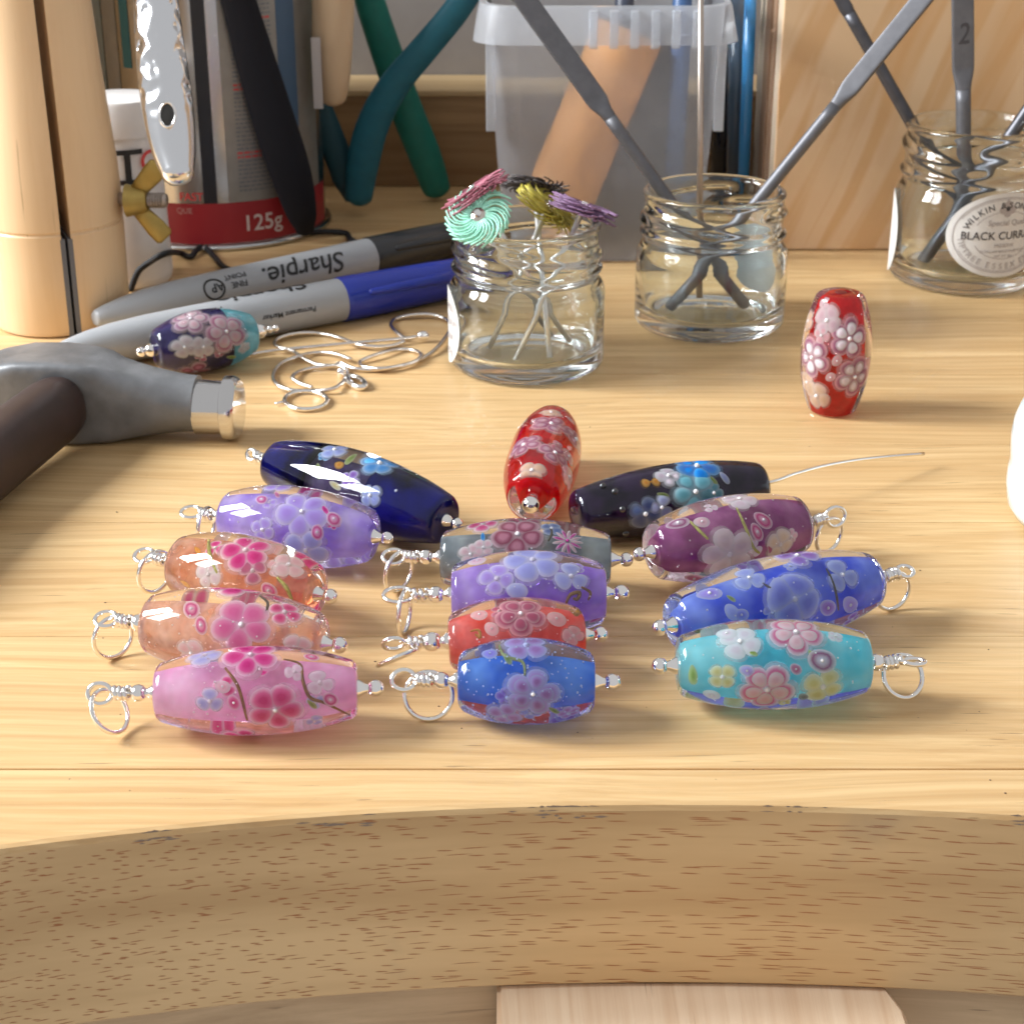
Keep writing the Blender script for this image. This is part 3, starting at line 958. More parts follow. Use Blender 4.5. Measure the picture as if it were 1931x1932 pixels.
# ---------------- left column, front to rear
b = Bead("milky pink bead with magenta flowers, frontmost of the column beside the hammer", (293.5, 1307), (674.6, 1299.7), 167, group=GB)
b.body(glass("pink_glass", (0.985, 0.85, 0.92)))
b.core(core_mat("core_pink", (0.96, 0.58, 0.84), (0.97, 0.86, 0.99), 0.45), 0.47)
b.flower(472.6, 1240, 51, 5, 0.5, 'magenta'); b.flower(519, 1337, 50, 5, 0.15, 'pink')
b.bud(441, 1325, 17, 'pink', 1.2, 0.75); b.bud(420, 1296, 16, 'palepink', 0.4)
b.flower(396, 1322, 24, 3, 0.6, 'paleblue'); b.flower(387, 1242, 30, 4, 0.2, 'paleblue')
b.bud(587, 1243, 15, 'budpink', 0.1); b.flower(556, 1270, 18, 3, 1.0, 'white'); b.flower(603, 1289, 24, 3, 0.2, 'white')
b.bud(623, 1319, 17, 'budpink', 0.9); b.flower(457, 1380, 36, 4, 0.4, 'magenta'); b.flower(593, 1357, 16, 3, 1.0, 'paleblue')
b.vine([(425, 1262), (450, 1297), (467, 1357)], 'brown'); b.vine([(535, 1247), (566, 1256), (571, 1285), (584, 1315), (612, 1325), (658, 1345)], 'brown')
b.leaf(588, 1328, 13, 0.9); b.glitter(84, -0.8, 0.0)
b.behind(['pink', 'paleblue', 'magenta', 'white'], 8); b.fill(['pink', 'paleblue', 'magenta', 'white'])
b.loop_end(0, (207, 1342), 43, (0.42, 0.90, -0.1), (0.5, -0.3, -0.8), eyedir=(0, 0.5, 1)); b.ball_end(1)

b = Bead("clear peach bead with big pink five-petal flower, just behind the milky pink bead", (277.5, 1177), (609.4, 1214), 170, group=GB)
b.body(glass("peach_glass", (0.99, 0.945, 0.925)))
b.core(core_mat("core_peach", (0.93, 0.68, 0.57), (0.96, 0.83, 0.77), 0.45, 300, clear=0.62), 0.42, endfrac=0.30)
b.flower(455.7, 1179.5, 56, 5, 0.3, 'rosepink'); b.flower(442, 1116, 46, 5, 0.1, 'magenta')
b.bud(362, 1151, 22, 'budpink', 0.9, 0.75); b.bud(380, 1180, 20, 'budpink', 1.2, 0.65)
b.flower(537, 1158, 30, 4, 0.2, 'pink'); b.flower(362, 1230, 28, 4, 0.5, 'palepink'); b.flower(560, 1222, 26, 4, 0.9, 'palepink')
b.glitter(154); b.vine([(490, 1130), (505, 1142), (500, 1160)], 'dark')
b.behind(['palepink', 'rosepink', 'magenta'], 8); b.fill(['palepink', 'rosepink', 'magenta'])
b.loop_end(0, (213, 1205), 40, (0.74, 0.66, 0), (0.12, 0, -1), cone=False, eyedir=(0, 1, 0.3), ballr=1.7); b.ball_end(1)

b = Bead("amber peach bead with rose flower and green stems, third from front beside the hammer handle", (335.4, 1062.5), (596, 1120), 166, group=GB)
b.body(glass("amber_glass", (0.985, 0.91, 0.855)))
b.core(core_mat("core_amber", (0.90, 0.57, 0.41), (0.95, 0.75, 0.62), 0.45, 260, clear=0.62), 0.44, endfrac=0.33)
b.flower(464, 1041, 47, 5, 0.35, 'magenta'); b.flower(478, 1078, 26, 3, 1.2, 'dusty')
b.flower(545, 1068, 29, 4, 0.4, 'palepink'); b.flower(395, 1084, 27, 4, 0.3, 'white'); b.bud(508, 1114, 18, 'budpink', 0.7)
b.vine([(395, 1022), (398, 1050), (412, 1082)], 'green', 0.34); b.vine([(523, 1090), (540, 1108), (552, 1132)], 'green', 0.34)
b.leaf(374, 1040, 13, 0.6, 'orange'); b.leaf(352, 1100, 14, 0.2, 'orange'); b.glitter(125)
b.behind(['magenta', 'palepink', 'white'], 8); b.fill(['magenta', 'palepink', 'white'])
b.loop_end(0, (293, 1079), 40, (0.64, 0.77, 0), (0, 0, -1), cone=False, eyedir=(0, 1, 0.3)); b.ball_end(1)

b = Bead("lilac bead with periwinkle flowers and two magenta ringed buds, in front of the navy bead", (424, 975), (704, 1012), 152, group=GB)
b.body(glass("lilac_glass", (0.93, 0.89, 0.985)))
b.core(core_mat("core_lilac_pale", (0.55, 0.40, 0.95), (0.82, 0.74, 1.0), 0.45), 0.48)
b.flower(570, 967, 49, 5, 0.3, 'lilac'); b.bud(630, 980, 17, 'budpink', 0.8, 0.85); b.bud(599, 1004, 17, 'budpink', 1.4, 0.75)
b.flower(497, 999, 23, 4, 0.3, 'lilac'); b.bud(494, 944, 14, 'budpink', 0.4); b.flower(526, 922, 28, 4, 0.7, 'lilac')
b.flower(578, 1036, 42, 4, 0.5, 'peri'); b.leaf(613, 963, 15, 0.8, 'magenta'); b.leaf(523, 935, 12, 0.9, 'dusty')
b.glitter(70, -0.9, 0.2); b.behind(['lilac', 'magenta', 'peri'], 8); b.fill(['lilac', 'magenta', 'peri'])
b.loop_end(0, (389, 992), 34, (0.3, 0.95, 0), (0, 0, -1), cone=False, eyedir=(0, 1, 0.2), ballr=1.3); b.ball_end(1, 1.35)

b = Bead("navy blue bead with pale blue flowers in a clear middle band, rearmost beside the hammer", (518, 873), (840.5, 981.5), 147, re=0.6, group=GB)
b.body(glass("navy_glass", (0.80, 0.82, 0.95)))
navy = core_mat("core_navy", (0.002, 0.002, 0.012), (0.008, 0.012, 0.30), 0.25, 90, clear=0.25)
b.core(navy, 0.88, -0.97, -0.42, name="dark_end"); b.core(navy, 0.88, 0.30, 0.97, name="dark_end")
b.core(core_mat("core_dusk", (0.16, 0.10, 0.30), (0.34, 0.28, 0.46), 0.45, 250, clear=0.5), 0.38, -0.43, 0.31)
b.flower(716, 876, 36, 5, 0.5, 'skyblue', inset=0.4); b.flower(631, 851, 26, 4, 0.2, 'paleblue', inset=0.4)
b.leaf(601, 889, 19, 0.9, inset=0.4); b.leaf(662, 866, 20, 1.4, inset=0.4); b.leaf(633, 916, 17, 0.2, 'yellow', inset=0.4); b.flower(699, 935, 22, 4, 0.5, 'paleblue', inset=0.4)
b.bud(640, 878, 12, 'orange', 0.2, dot=False, inset=0.4); b.flower(660, 905, 20, 4, 0.2, 'violet', inset=0.4)
b.behind(['skyblue', 'violet', 'paleblue'], 7); b.fill(['skyblue', 'violet', 'paleblue'])
b.loop_end(0, cone=False, eye=1.3, eyedir=(0, 0.7, 1), turns=2.2, wr=0.55); b.ball_end(1, 1.35)

# ---------------- middle column
b = Bead("sapphire blue glitter bead with orchid pink flower, frontmost in the middle column", (864, 1284.3), (1122, 1287), 163, re=0.64, group=GB)
b.body(glass("sapphire_glass", (0.50, 0.60, 0.92)))
b.core(core_mat("core_sapphire", (0.05, 0.30, 0.88), (0.40, 0.72, 1.0), 0.45, 120), 0.42)
b.flower(1005, 1308, 50, 5, 1.2, 'orchid', layers='orchid'); b.flower(992, 1222, 40, 4, 0.6, 'orchid')
b.flower(952, 1346, 31, 4, 0.3, 'orchid'); b.bud(924, 1236, 16, 'lilac', 0.5); b.leaf(957, 1244, 16, 1.1); b.leaf(1044, 1338, 14, 0.8)
b.vine([(942, 1222), (952, 1240), (985, 1250), (990, 1275)], 'green'); b.bud(1016, 1361, 15, 'paleblue', 1.2, 0.6, dot=False); b.glitter(237)
b.behind(['violet', 'orchid', 'peri'], 8); b.fill(['violet', 'orchid', 'peri'])
b.loop_end(0, (808, 1319), 45, (1, 0.05, 0), (0, 0.35, 0.93), eyedir=(0, 0.7, 0.7)); b.ball_end(1)

b = Bead("coral red bead with dusty rose flower, behind the sapphire blue bead", (845, 1210), (1101, 1198.5), 158, group=GB)
b.body(glass("coral_glass", (0.98, 0.80, 0.78)))
b.core(core_mat("core_coral", (0.95, 0.16, 0.11), (0.97, 0.45, 0.43), 0.45, 200), 0.49)
b.flower(981.5, 1161, 47, 5, 0.32, 'dusty', layers='dusty'); b.bud(903.5, 1162, 17, 'palepink', 0.5); b.bud(927, 1187, 16, 'palepink', 1.0)
b.bud(1049, 1169, 19, 'palepink', 0.3, 0.9); b.vine([(888, 1192), (903, 1190), (906, 1203), (897, 1197)], 'gold'); b.vine([(1075, 1140), (1088, 1150), (1085, 1162), (1076, 1156)], 'gold', 0.4)
b.glitter(84); b.flower(1080, 1200, 20, 4, 0.2, 'palepink'); b.behind(['dusty', 'palepink'], 7); b.fill(['dusty', 'palepink'])
b.loop_end(0, (752, 1240), 42, (0.82, -0.12, 0.46), (0, 0.87, -0.49), eyedir=(0.2, -0.4, 1), ballr=1.8, turns=2.4); b.ball_end(1, 1.45)

b = Bead("violet bead with periwinkle flowers and brown scroll, between the coral and grey beads", (851, 1122), (1141.5, 1119.3), 166, re=0.66, group=GB)
b.body(_mats["lilac_glass"])
b.core(core_mat("core_violet", (0.50, 0.30, 0.88), (0.78, 0.66, 0.98), 0.45, 150), 0.49)
b.flower(1003.6, 1060, 53, 5, 0.6, 'peri'); b.flower(937, 1093, 31, 4, 0.2, 'lilac'); b.flower(1076.4, 1089, 31, 3, 0.5, 'paleblue')
b.bud(975, 1115, 21, 'paleblue', 0.2, dot=False); b.bud(931, 1049, 15, 'budpink', 0.3, 0.6); b.bud(900, 1062, 18, 'palepink', 0.3)
b.vine([(1066, 1140), (1075, 1122), (1092, 1118), (1088, 1130), (1080, 1128)], 'brown', 0.32); b.vine([(1095, 1108), (1112, 1118), (1108, 1132)], 'brown', 0.26)
b.glitter(112); b.behind(['peri', 'lilac'], 7); b.fill(['peri', 'lilac'])
b.loop_end(0, (763, 1172), 42, (0.22, 0.97, 0), (0, 0, -1), eyedir=(0, 1, 0.1), ballr=1.6, turns=2.2, eye=2.6); b.ball_end(1, 1.6)

b = Bead("smoky grey bead with dark rose flower and spiky pink blossom, rearmost of the middle stack", (831, 1051.6), (1152, 1055.6), 150, re=0.62, group=GB)
b.body(glass("smoke_glass", (0.80, 0.82, 0.84)))
b.core(core_mat("core_smoke", (0.44, 0.52, 0.58), (0.66, 0.74, 0.78), 0.45, 150, clear=0.5), 0.44, endfrac=0.34)
b.flower(976, 1010, 48, 5, 0.3, 'dusk'); b.flower(911, 994, 27, 4, 0.1, 'pink'); b.spiky(1070, 1022, 30, 13, 'star')
b.flower(888, 1046, 22, 4, 0.4, 'palepink'); b.flower(912, 1034, 20, 4, 0.8, 'palepink'); b.leaf(911, 1014, 11, 1.5, 'bright')
b.vine([(1030, 992), (1040, 1006), (1034, 1022)], 'dark'); b.flower(1040, 1000, 20, 4, 0.5, 'mutedblue'); b.glitter(28)
b.behind(['dusk', 'pink', 'mutedblue'], 7); b.fill(['dusk', 'pink', 'mutedblue'])
b.loop_end(0, (752, 1080), 39, (0.6, 0.8, 0), (0, 0, -1), eyedir=(0, 1, 0.4)); b.ball_end(1, 1.4)

b = Bead("red bead with pale mauve flowers lying end-on with a silver ball toward the viewer", (1004, 941), (1043, 806), 137, re=0.68, pw=2.6)
b.body(glass("red_glass", (0.985, 0.86, 0.85)))
b.core(core_mat("core_red", (0.70, 0.004, 0.012), (0.84, 0.02, 0.02), 0.45, 200), 0.52)
b.flower(1039, 802, 40, 5, 0.3, 'mauve', inset=0.5); b.flower(989, 842, 36, 5, 0.8, 'mauve', inset=0.5); b.flower(1045, 857, 32, 4, 0.2, 'mauve', inset=0.5)
b.flower(1003, 890, 27, 4, 0.9, 'cream', inset=0.5); b.flower(1070, 900, 25, 4, 0.3, 'palepink', inset=0.5); b.flower(1083, 830, 30, 4, 0.3, 'mauve', inset=0.5)
b.flower(1039, 781, 22, 4, 0.3, 'cream', inset=0.5); b.flower(977, 806, 22, 4, 0.6, 'palepink', inset=0.5); b.flower(1070, 862, 18, 4, 0.6, 'palepink', inset=0.5)
b.behind(['mauve', 'palepink', 'cream'], 6); b.fill(['mauve', 'palepink', 'cream'], 2)
b.ball_end(0, 1.9, gap=3.0)

# ---------------- right column
b = Bead("turquoise bead with pink, white and yellow flowers, frontmost of the column nearest the white dish", (1277, 1256), (1637, 1250), 174, re=0.64, group=GB)
b.body(glass("aqua_glass", (0.90, 0.965, 0.985)))
b.core(core_mat("core_turq", (0.12, 0.76, 0.92), (0.58, 0.97, 0.99), 0.45, 110), 0.49)
b.flower(1395, 1213, 37, 4, 0.5, 'white'); b.flower(1500, 1196, 50, 5, 0.3, 'candy', layers='palepink'); b.flower(1445.5, 1298, 51, 5, 0.3, 'candy', layers='palepink')
b.flower(1551, 1293, 37, 4, 0.5, 'yellow'); b.flower(1362, 1276, 25, 4, 0.8, 'yellow'); b.bud(1549, 1247, 29, 'purplering', 0.3, 0.85)
b.leaf(1307, 1273, 22, 1.5); b.bud(1408, 1265, 15, 'lilac', 0.3); b.bud(1342, 1308, 17, 'white', 0.3); b.leaf(1530, 1238, 14, 1.2); b.leaf(1418, 1232, 12, 0.6)
b.bud(1500, 1262, 13, 'dusty', 0.8); b.bud(1514, 1312, 11, 'grey', 0.8, dot=False); b.bud(1370, 1198, 20, 'white', 0.2); b.glitter(84)
b.behind(['candy', 'white', 'yellow', 'lilac'], 8); b.fill(['candy', 'white', 'yellow', 'lilac'])
b.ball_end(0, 1.45); b.loop_end(1, (1703, 1276), 41, (0.92, 0.1, -0.36), (0.1, 0.62, 0.78), eyedir=(0, 1, -0.1), cone=False)

b = Bead("cobalt blue bead with translucent periwinkle flowers, between the turquoise and plum beads", (1272, 1178), (1645, 1092.4), 172, re=0.6, group=GB)
b.body(glass("cobalt_glass", (0.76, 0.81, 0.97)))
b.core(core_mat("core_cobalt", (0.09, 0.17, 0.84), (0.46, 0.60, 1.0), 0.45, 110), 0.45)
b.flower(1496, 1131, 52, 4, 0.5, 'periclr', wide=1.15); b.flower(1503, 1052, 40, 4, 0.4, 'violet'); b.flower(1411.4, 1093, 29, 3, 0.6, 'paleblue'); b.flower(1586, 1086.5, 34, 3, 0.4, 'paleblue')
b.bud(1337, 1122, 25, 'lilac', 0.4, 0.6); b.bud(1379, 1155, 19, 'paleblue', 1.2, 0.7, dot=False); b.bud(1559, 1146, 21, 'violet', 0.6); b.bud(1601, 1140, 23, 'lilac', 0.8, 0.7)
b.bud(1396, 1160, 16, 'periclr', 0.3); b.vine([(1437, 1102), (1458, 1115), (1480, 1130)], 'dark'); b.vine([(1556, 1075), (1570, 1105), (1578, 1150)], 'dark'); b.leaf(1378, 1130, 11, 1.0)
b.glitter(168); b.behind(['periclr', 'violet', 'paleblue'], 8); b.fill(['periclr', 'violet', 'paleblue'])
b.ball_end(0, 1.45); b.loop_end(1, (1683, 1122), 37, (0.92, 0.40, 0), (0.1, 0, -1), cone=False, eyedir=(0, 1, 0.5), turns=3.4, eye=1.7)

b = Bead("plum purple bead with grey-white petals and green stems, behind the cobalt blue bead", (1231, 1041), (1512, 987.3), 157, re=0.64, group=GB)
b.body(glass("plum_glass", (0.95, 0.90, 0.93)))
b.core(core_mat("core_plum", (0.36, 0.08, 0.30), (0.62, 0.28, 0.52), 0.45, 160), 0.48)
b.flower(1374, 1045, 52, 5, 0.75, 'greyish', wide=0.85); b.bud(1278, 989, 23, 'purplering', 0.2, 0.6); b.bud(1322.6, 986, 16, 'palepink', 0.4); b.flower(1339, 961, 14, 3, 0.3, 'white')
b.flower(1394, 945, 32, 4, 0.4, 'white'); b.bud(1438, 982, 22, 'budpink', 0.9, 0.7); b.bud(1426, 1004, 20, 'budpink', 1.3, 0.6); b.flower(1468, 1026, 30, 4, 0.5, 'cream')
b.vine([(1388, 960), (1402, 990), (1418, 1030), (1430, 1042)], 'green', 0.3); b.vine([(1300, 985), (1318, 1002), (1335, 1018)], 'green', 0.3); b.bud(1308, 1087, 21, 'dusty', 0.3, 0.6); b.leaf(1450, 1035, 14, 1.2, 'dusty')
b.glitter(42); b.behind(['greyish', 'palepink', 'white'], 8); b.fill(['greyish', 'palepink', 'white'])
b.ball_end(0, 1.4); b.loop_end(1, (1563, 1014), 34, (0.8, 0.6, 0), (0, 0, -1), cone=False, eyedir=(0, 0.2, 1), eye=2.3, ballr=1.3)

b = Bead("black-purple bead with blue flowers and raised dots, threaded on a long straight wire", (1084, 969), (1437.6, 913.3), 130, re=0.62)
b.body(glass("ink_glass", (0.95, 0.94, 0.985)))
b.core(core_mat("core_ink", (0.010, 0.006, 0.020), (0.035, 0.016, 0.060), 0.05, 200, clear=0.08), 0.9)
b.flower(1314, 881, 41, 5, 0.4, 'bright', inset=0.3); b.flower(1311, 928, 46, 5, 0.5, 'aqua', inset=0.3); b.flower(1260, 899, 24, 4, 0.2, 'white', inset=0.3); b.flower(1216, 969, 31, 4, 0.5, 'mutedblue', inset=0.3)
b.flower(1247, 957, 23, 3, 0.9, 'paleblue', inset=0.3); b.flower(1227, 910, 17, 2, 0.1, 'orange', inset=0.3, center=False); b.leaf(1250, 934, 13, 0.4, inset=0.3); b.leaf(1342, 905, 14, 0.9, inset=0.3)
b.bud(1366, 902, 15, 'paleblue', 1.2, 0.5, dot=False, inset=0.3); b.flower(1345, 930, 20, 4, 0.3, 'aqua', inset=0.3)
for (x, y) in ((1160, 927), (1174, 961), (1180, 1006), (1137, 917)):
    u, ph, hp = b.hit(x, y, 0.0)
    q = mesh("raised_dot", *sphere(b.pos(u, ph, b.rad(u) - 0.1), 0.75, 12, 8), [pm("black_gloss", color=(0.012, 0.011, 0.016), rough=0.06, coat=1.0)], b.root)
b.behind(['mutedblue', 'aqua'], 7); b.fill(['mutedblue', 'aqua'])
E = b.B
wp = [b.c, E] + [at_y(x, y, E.y + (x - 1440) * 0.09) for x, y in ((1500, 894), (1560, 878), (1640, 865), (1742, 856))]
mesh("wire", *tube(spline(wp, 6), 0.42, 8), [SILVER], b.root)

# ---------------- the standing red bead
c0 = at_z(1568, 775)
top = at_y(1577, 551, c0.y)
b = Bead("red bead with mauve flowers standing upright on its end near the labelled jar", A=Vector((c0.x, c0.y, 0.0)), B=Vector((c0.x, c0.y, top.z)), R=px2mm(65, (c0 + top) / 2), re=0.64)
b.body(_mats["red_glass"])
b.core(core_mat("core_red", (0.70, 0.004, 0.012), (0.84, 0.02, 0.02), 0.45), 0.54)
b.flower(1560, 604, 27, 4, 0.4, 'white', inset=0.5); b.flower(1601, 638, 38, 5, 0.2, 'mauve', inset=0.5, layers='white'); b.flower(1533, 674, 38, 5, 0.7, 'mauve', inset=0.5, layers='white'); b.flower(1610, 710, 38, 5, 0.5, 'mauve', inset=0.5, layers='greyish')
b.flower(1541, 746, 26, 4, 0.4, 'cream', inset=0.5); b.flower(1524, 720, 20, 4, 0.4, 'cream', inset=0.5); b.bud(1578, 680, 12, 'palepink', 0.6, inset=0.5); b.bud(1566, 711, 11, 'palepink', 0.9, inset=0.5)
b.flower(1527, 605, 18, 4, 0.2, 'cream', inset=0.5); b.flower(1556, 571, 12, 3, 0.2, 'white', inset=0.5); b.flower(1550, 632, 17, 4, 0.2, 'palepink', inset=0.5); b.vine([(1584, 600), (1575, 612), (1590, 622)], 'gold'); b.glitter(42)
b.behind(['mauve', 'cream', 'palepink'], 6)
mesh("hole", *lathe([(0.05, 0.05), (1.3, 0.05), (1.5, 0.0), (0.05, -0.3)], b.B, (0, 0, 1), 16, cap=False), [pm("hole_dark", color=(0.15, 0.01, 0.01), rough=0.4)], b.root)

# ---------------- bead on the chain behind the hammer
b = Bead("dark purple and aqua bead with pink flowers lying against the marker pens", (291, 659), (479, 626), 116, re=0.58)
b.body(CLEAR)
b.core(core_mat("core_ink2", (0.012, 0.008, 0.05), (0.05, 0.04, 0.16), 0.1, 200, clear=0.08), 0.74, -0.95, 0.40); b.core(core_mat("core_aqua", (0.22, 0.70, 0.80), (0.45, 0.85, 0.92), 0.45), 0.72, 0.40, 0.96)
b.flower(359, 604, 34, 5, 0.2, 'mauve', layers='palepink'); b.flower(426, 626, 40, 5, 0.6, 'dusty', layers='palepink'); b.flower(347, 655, 22, 4, 0.4, 'greyish'); b.flower(383, 654, 22, 4, 0.8, 'greyish'); b.flower(368, 696, 28, 4, 0.2, 'dusk')
b.leaf(435, 672, 12, 0.4); b.leaf(442, 596, 14, 0.4, 'aqua'); b.behind(['dusty', 'greyish'], 7); b.fill(['dusty', 'greyish'])
b.ball_end(0, 1.35, cone=False, gap=3.6)
mesh("spacer_ball", *sphere(b.A - b.a * 0.9, 1.75, 16, 12), [SILVER_BALL], b.root)
mesh("spacer_ball", *sphere(b.B + b.a * 1.6, 2.0, 16, 12), [SILVER_BALL], b.root)
mesh("spacer_ball", *sphere(b.B + b.a * 4.6, 1.0, 12, 8), [SILVER_BALL], b.root)
mesh("spacer_ball", *sphere(b.B + b.a * 6.4, 0.9, 12, 8), [SILVER_BALL], b.root)
mesh("pin", *tube([b.A - b.a * 3.6, b.B + b.a * 7.2], 0.4, 8), [SILVER], b.root)

# ================================================================== JARS
JAR_GLASS = glass("jar_glass", (0.93, 0.98, 0.985), 1.47)
PAPER = pm("label_paper", color=(0.70, 0.685, 0.66), rough=0.6, var=0.04, vscale=300)
INK = pm("label_ink", color=(0.06, 0.055, 0.06), rough=0.6)
INK2 = pm("label_ink_grey", color=(0.42, 0.38, 0.37), rough=0.6)
TAN = pm("label_tan", color=(0.66, 0.56, 0.46), rough=0.6)

class Jar:
    def __init__(s, cx, base_y, halfw, rim_y, label, twist):
        fr = at_z(cx, base_y)
        r = 21.0
        for _ in range(5):
            c = Vector((fr.x, fr.y + r * 0.94, 0))
            q = at_z(cx, base_y); c.x = at_y(cx, (base_y + rim_y) / 2, c.y).x
            r = px2mm(halfw, c + Vector((0, 0, 14)))
        s.c, s.r = c, r
        s.h = at_y(cx, rim_y, c.y).z
        h = s.h
        s.root = empty("glass_jar", c, label, "jar", "small glass jars along the rear of the bench")
        th = 1.9
        def outer(z):
            t = z / h
            if t < 0.06: return r * (0.90 + 0.10 * math.sin(min(1, t / 0.06) * math.pi / 2))
            if t < 0.54: return r
            if t < 0.66:
                k = (t - 0.54) / 0.12
                return r * (1 - 0.095 * (0.5 - 0.5 * math.cos(math.pi * k)))
            if t > 0.955: return r * (0.905 + 0.03 * math.sin((t - 0.955) / 0.045 * math.pi))
            return r * 0.905
        prof = [(0.05, 1.6), (r * 0.5, 1.3), (r * 0.76, 0.7), (r * 0.86, 0.0)]
        zs = [h * x for x in (0.015, 0.03, 0.05, 0.075, 0.12, 0.2, 0.32, 0.44, 0.52, 0.55, 0.58, 0.61, 0.64)] + [h * (0.655 + 0.3 * i / 26) for i in range(27)] + [h * 0.97, h * 0.985]
        nout = len(prof) + len(zs)
        prof += [(outer(z), z) for z in zs]
        ri = r * 0.905 - 2.0
        prof += [(r * 0.90, h * 0.998), (r * 0.88, h), (ri + 0.2, h * 0.996), (ri, h * 0.98), (ri, h * 0.7), (ri + 0.1, h * 0.64), (r - th - 0.4, h * 0.57), (r - th, h * 0.52), (r - th, h * 0.2), (r - th - 0.6, h * 0.135), (r - th - 3.0, 4.1), (r * 0.5, 3.7), (0.05, 3.6)]
        def rf(rr, z, t, i):
            if 4 <= i < nout and z > h * 0.655 and z < h * 0.955:
                # three-start thread: short sloping ridges
                a = (t + twist) % (2 * math.pi)
                zz = z / h
                o = 0.0
                for st in range(3):
                    a0 = st * math.pi * 2 / 3
                    d = (a - a0) % (2 * math.pi)
                    if d < 2.3:
                        zc = 0.89 - 0.05 * d
                        e = min(1.0, d / 0.18, (2.3 - d) / 0.18)
                        o = max(o, e * math.exp(-((zz - zc) / 0.034) ** 2))
                bead = math.exp(-((zz - 0.70) / 0.026) ** 2)
                return rr + r * 0.058 * o + r * 0.058 * bead
            if z < h * 0.03 and 2 < i < 7:
                return rr + 0.10 * math.cos(t * 44)
            return rr
        s.glass = mesh("glass_body", *lathe(prof, c, (0, 0, 1), 88, hint=(0, -1, 0), rfun=rf, cap=False), [JAR_GLASS], s.root)
    def surf(s, ang, z, off=0.15):
        rr = s.r + off
        return s.c + Vector((math.sin(ang) * rr, -math.cos(ang) * rr, z))
    def label(s, ang, z, hw, hh, off=0.12, back=False):
        """oval paper label wrapped on the glass"""
        v = []; f = []
        rings = 8; seg = 48
        v.append(s.surf(ang, z, off))
        for i in range(1, rings + 1):
            for k in range(seg):
                q = 2 * math.pi * k / seg
                v.append(s.surf(ang + hw * i / rings * math.cos(q) / s.r, z + hh * i / rings * math.sin(q), off))
        for k in range(seg):
            f.append((0, 1 + k, 1 + (k + 1) % seg))
        for i in range(rings - 1):
            a = 1 + i * seg
            for k in range(seg):
                k2 = (k + 1) % seg
                f.append((a + k, a + seg + k, a + seg + k2, a + k2))
        return mesh("paper_label", v, f, [PAPER], s.root)
    def inside(s, x, y, z=4.6):
        return s.c + Vector((x, y, z))

jar1 = Jar(993, 731, 147, 418, "clear glass jar holding the bristle discs", 0.4)
jar2 = Jar(1341, 651, 142, 356, "clear glass jar in the middle rear holding two flat files and a rod", 1.5)
jar3 = Jar(1826, 561, 138, 230, "glass jar with a Black Currant paper label holding dark files", 2.3)

# ---- labels
lb = jar1.label(-1.44, jar1.h * 0.31, 9.0, 10.5)
lm = MB()
for i, tx in enumerate(("W&S", "STRAW", "JAM", "42g")):
    tv, tf = text_geo(tx, 3.0)
    lm.add(([jar1.surf(-1.30 + p.x / jar1.r, jar1.h * 0.31 + 4.5 - 4.0 * i + p.y, 0.2) for p in tv], tf))
lm.build("label_print", [INK2], lb, smooth=False)
lb2 = jar2.label(2.25, jar2.h * 0.36, 9.5, 9.0)
jar3.label(-1.74, jar3.h * 0.30, 8.5, 13.0)

# printed oval label on the right jar
LA = 0.262
LZ = at_y(1860, 441, jar3.c.y - jar3.r * 0.9).z
LHW, LHH = 17.6, 12.8
lb3 = jar3.label(LA, LZ, LHW, LHH)
pr = MB()
def lp(x, y, off=0.22): return jar3.surf(LA + x / jar3.r, LZ + y, off)
def ring_band(k0, k1, mi, q0=0, q1=2 * math.pi, n=60):
    v = []; f = []
    for i in range(n + 1):
        q = q0 + (q1 - q0) * i / n
        v.append(lp(LHW * k0 * math.cos(q), LHH * k0 * math.sin(q), 0.20)); v.append(lp(LHW * k1 * math.cos(q), LHH * k1 * math.sin(q), 0.20))
        if i: f.append((2 * i - 2, 2 * i - 1, 2 * i + 1, 2 * i))
    pr.add((v, f), mi)
ring_band(0.875, 0.895, 1)
def flat_rect(x0, y0, x1, y1, mi, off=0.19):
    n = max(2, int(abs(x1 - x0) / 1.0)); v = []; f = []
    for i in range(n + 1):
        x = x0 + (x1 - x0) * i / n
        v += [lp(x, y0, off), lp(x, y1, off)]
        if i: f.append((2 * i - 2, 2 * i - 1, 2 * i + 1, 2 * i))
    pr.add((v, f), mi)
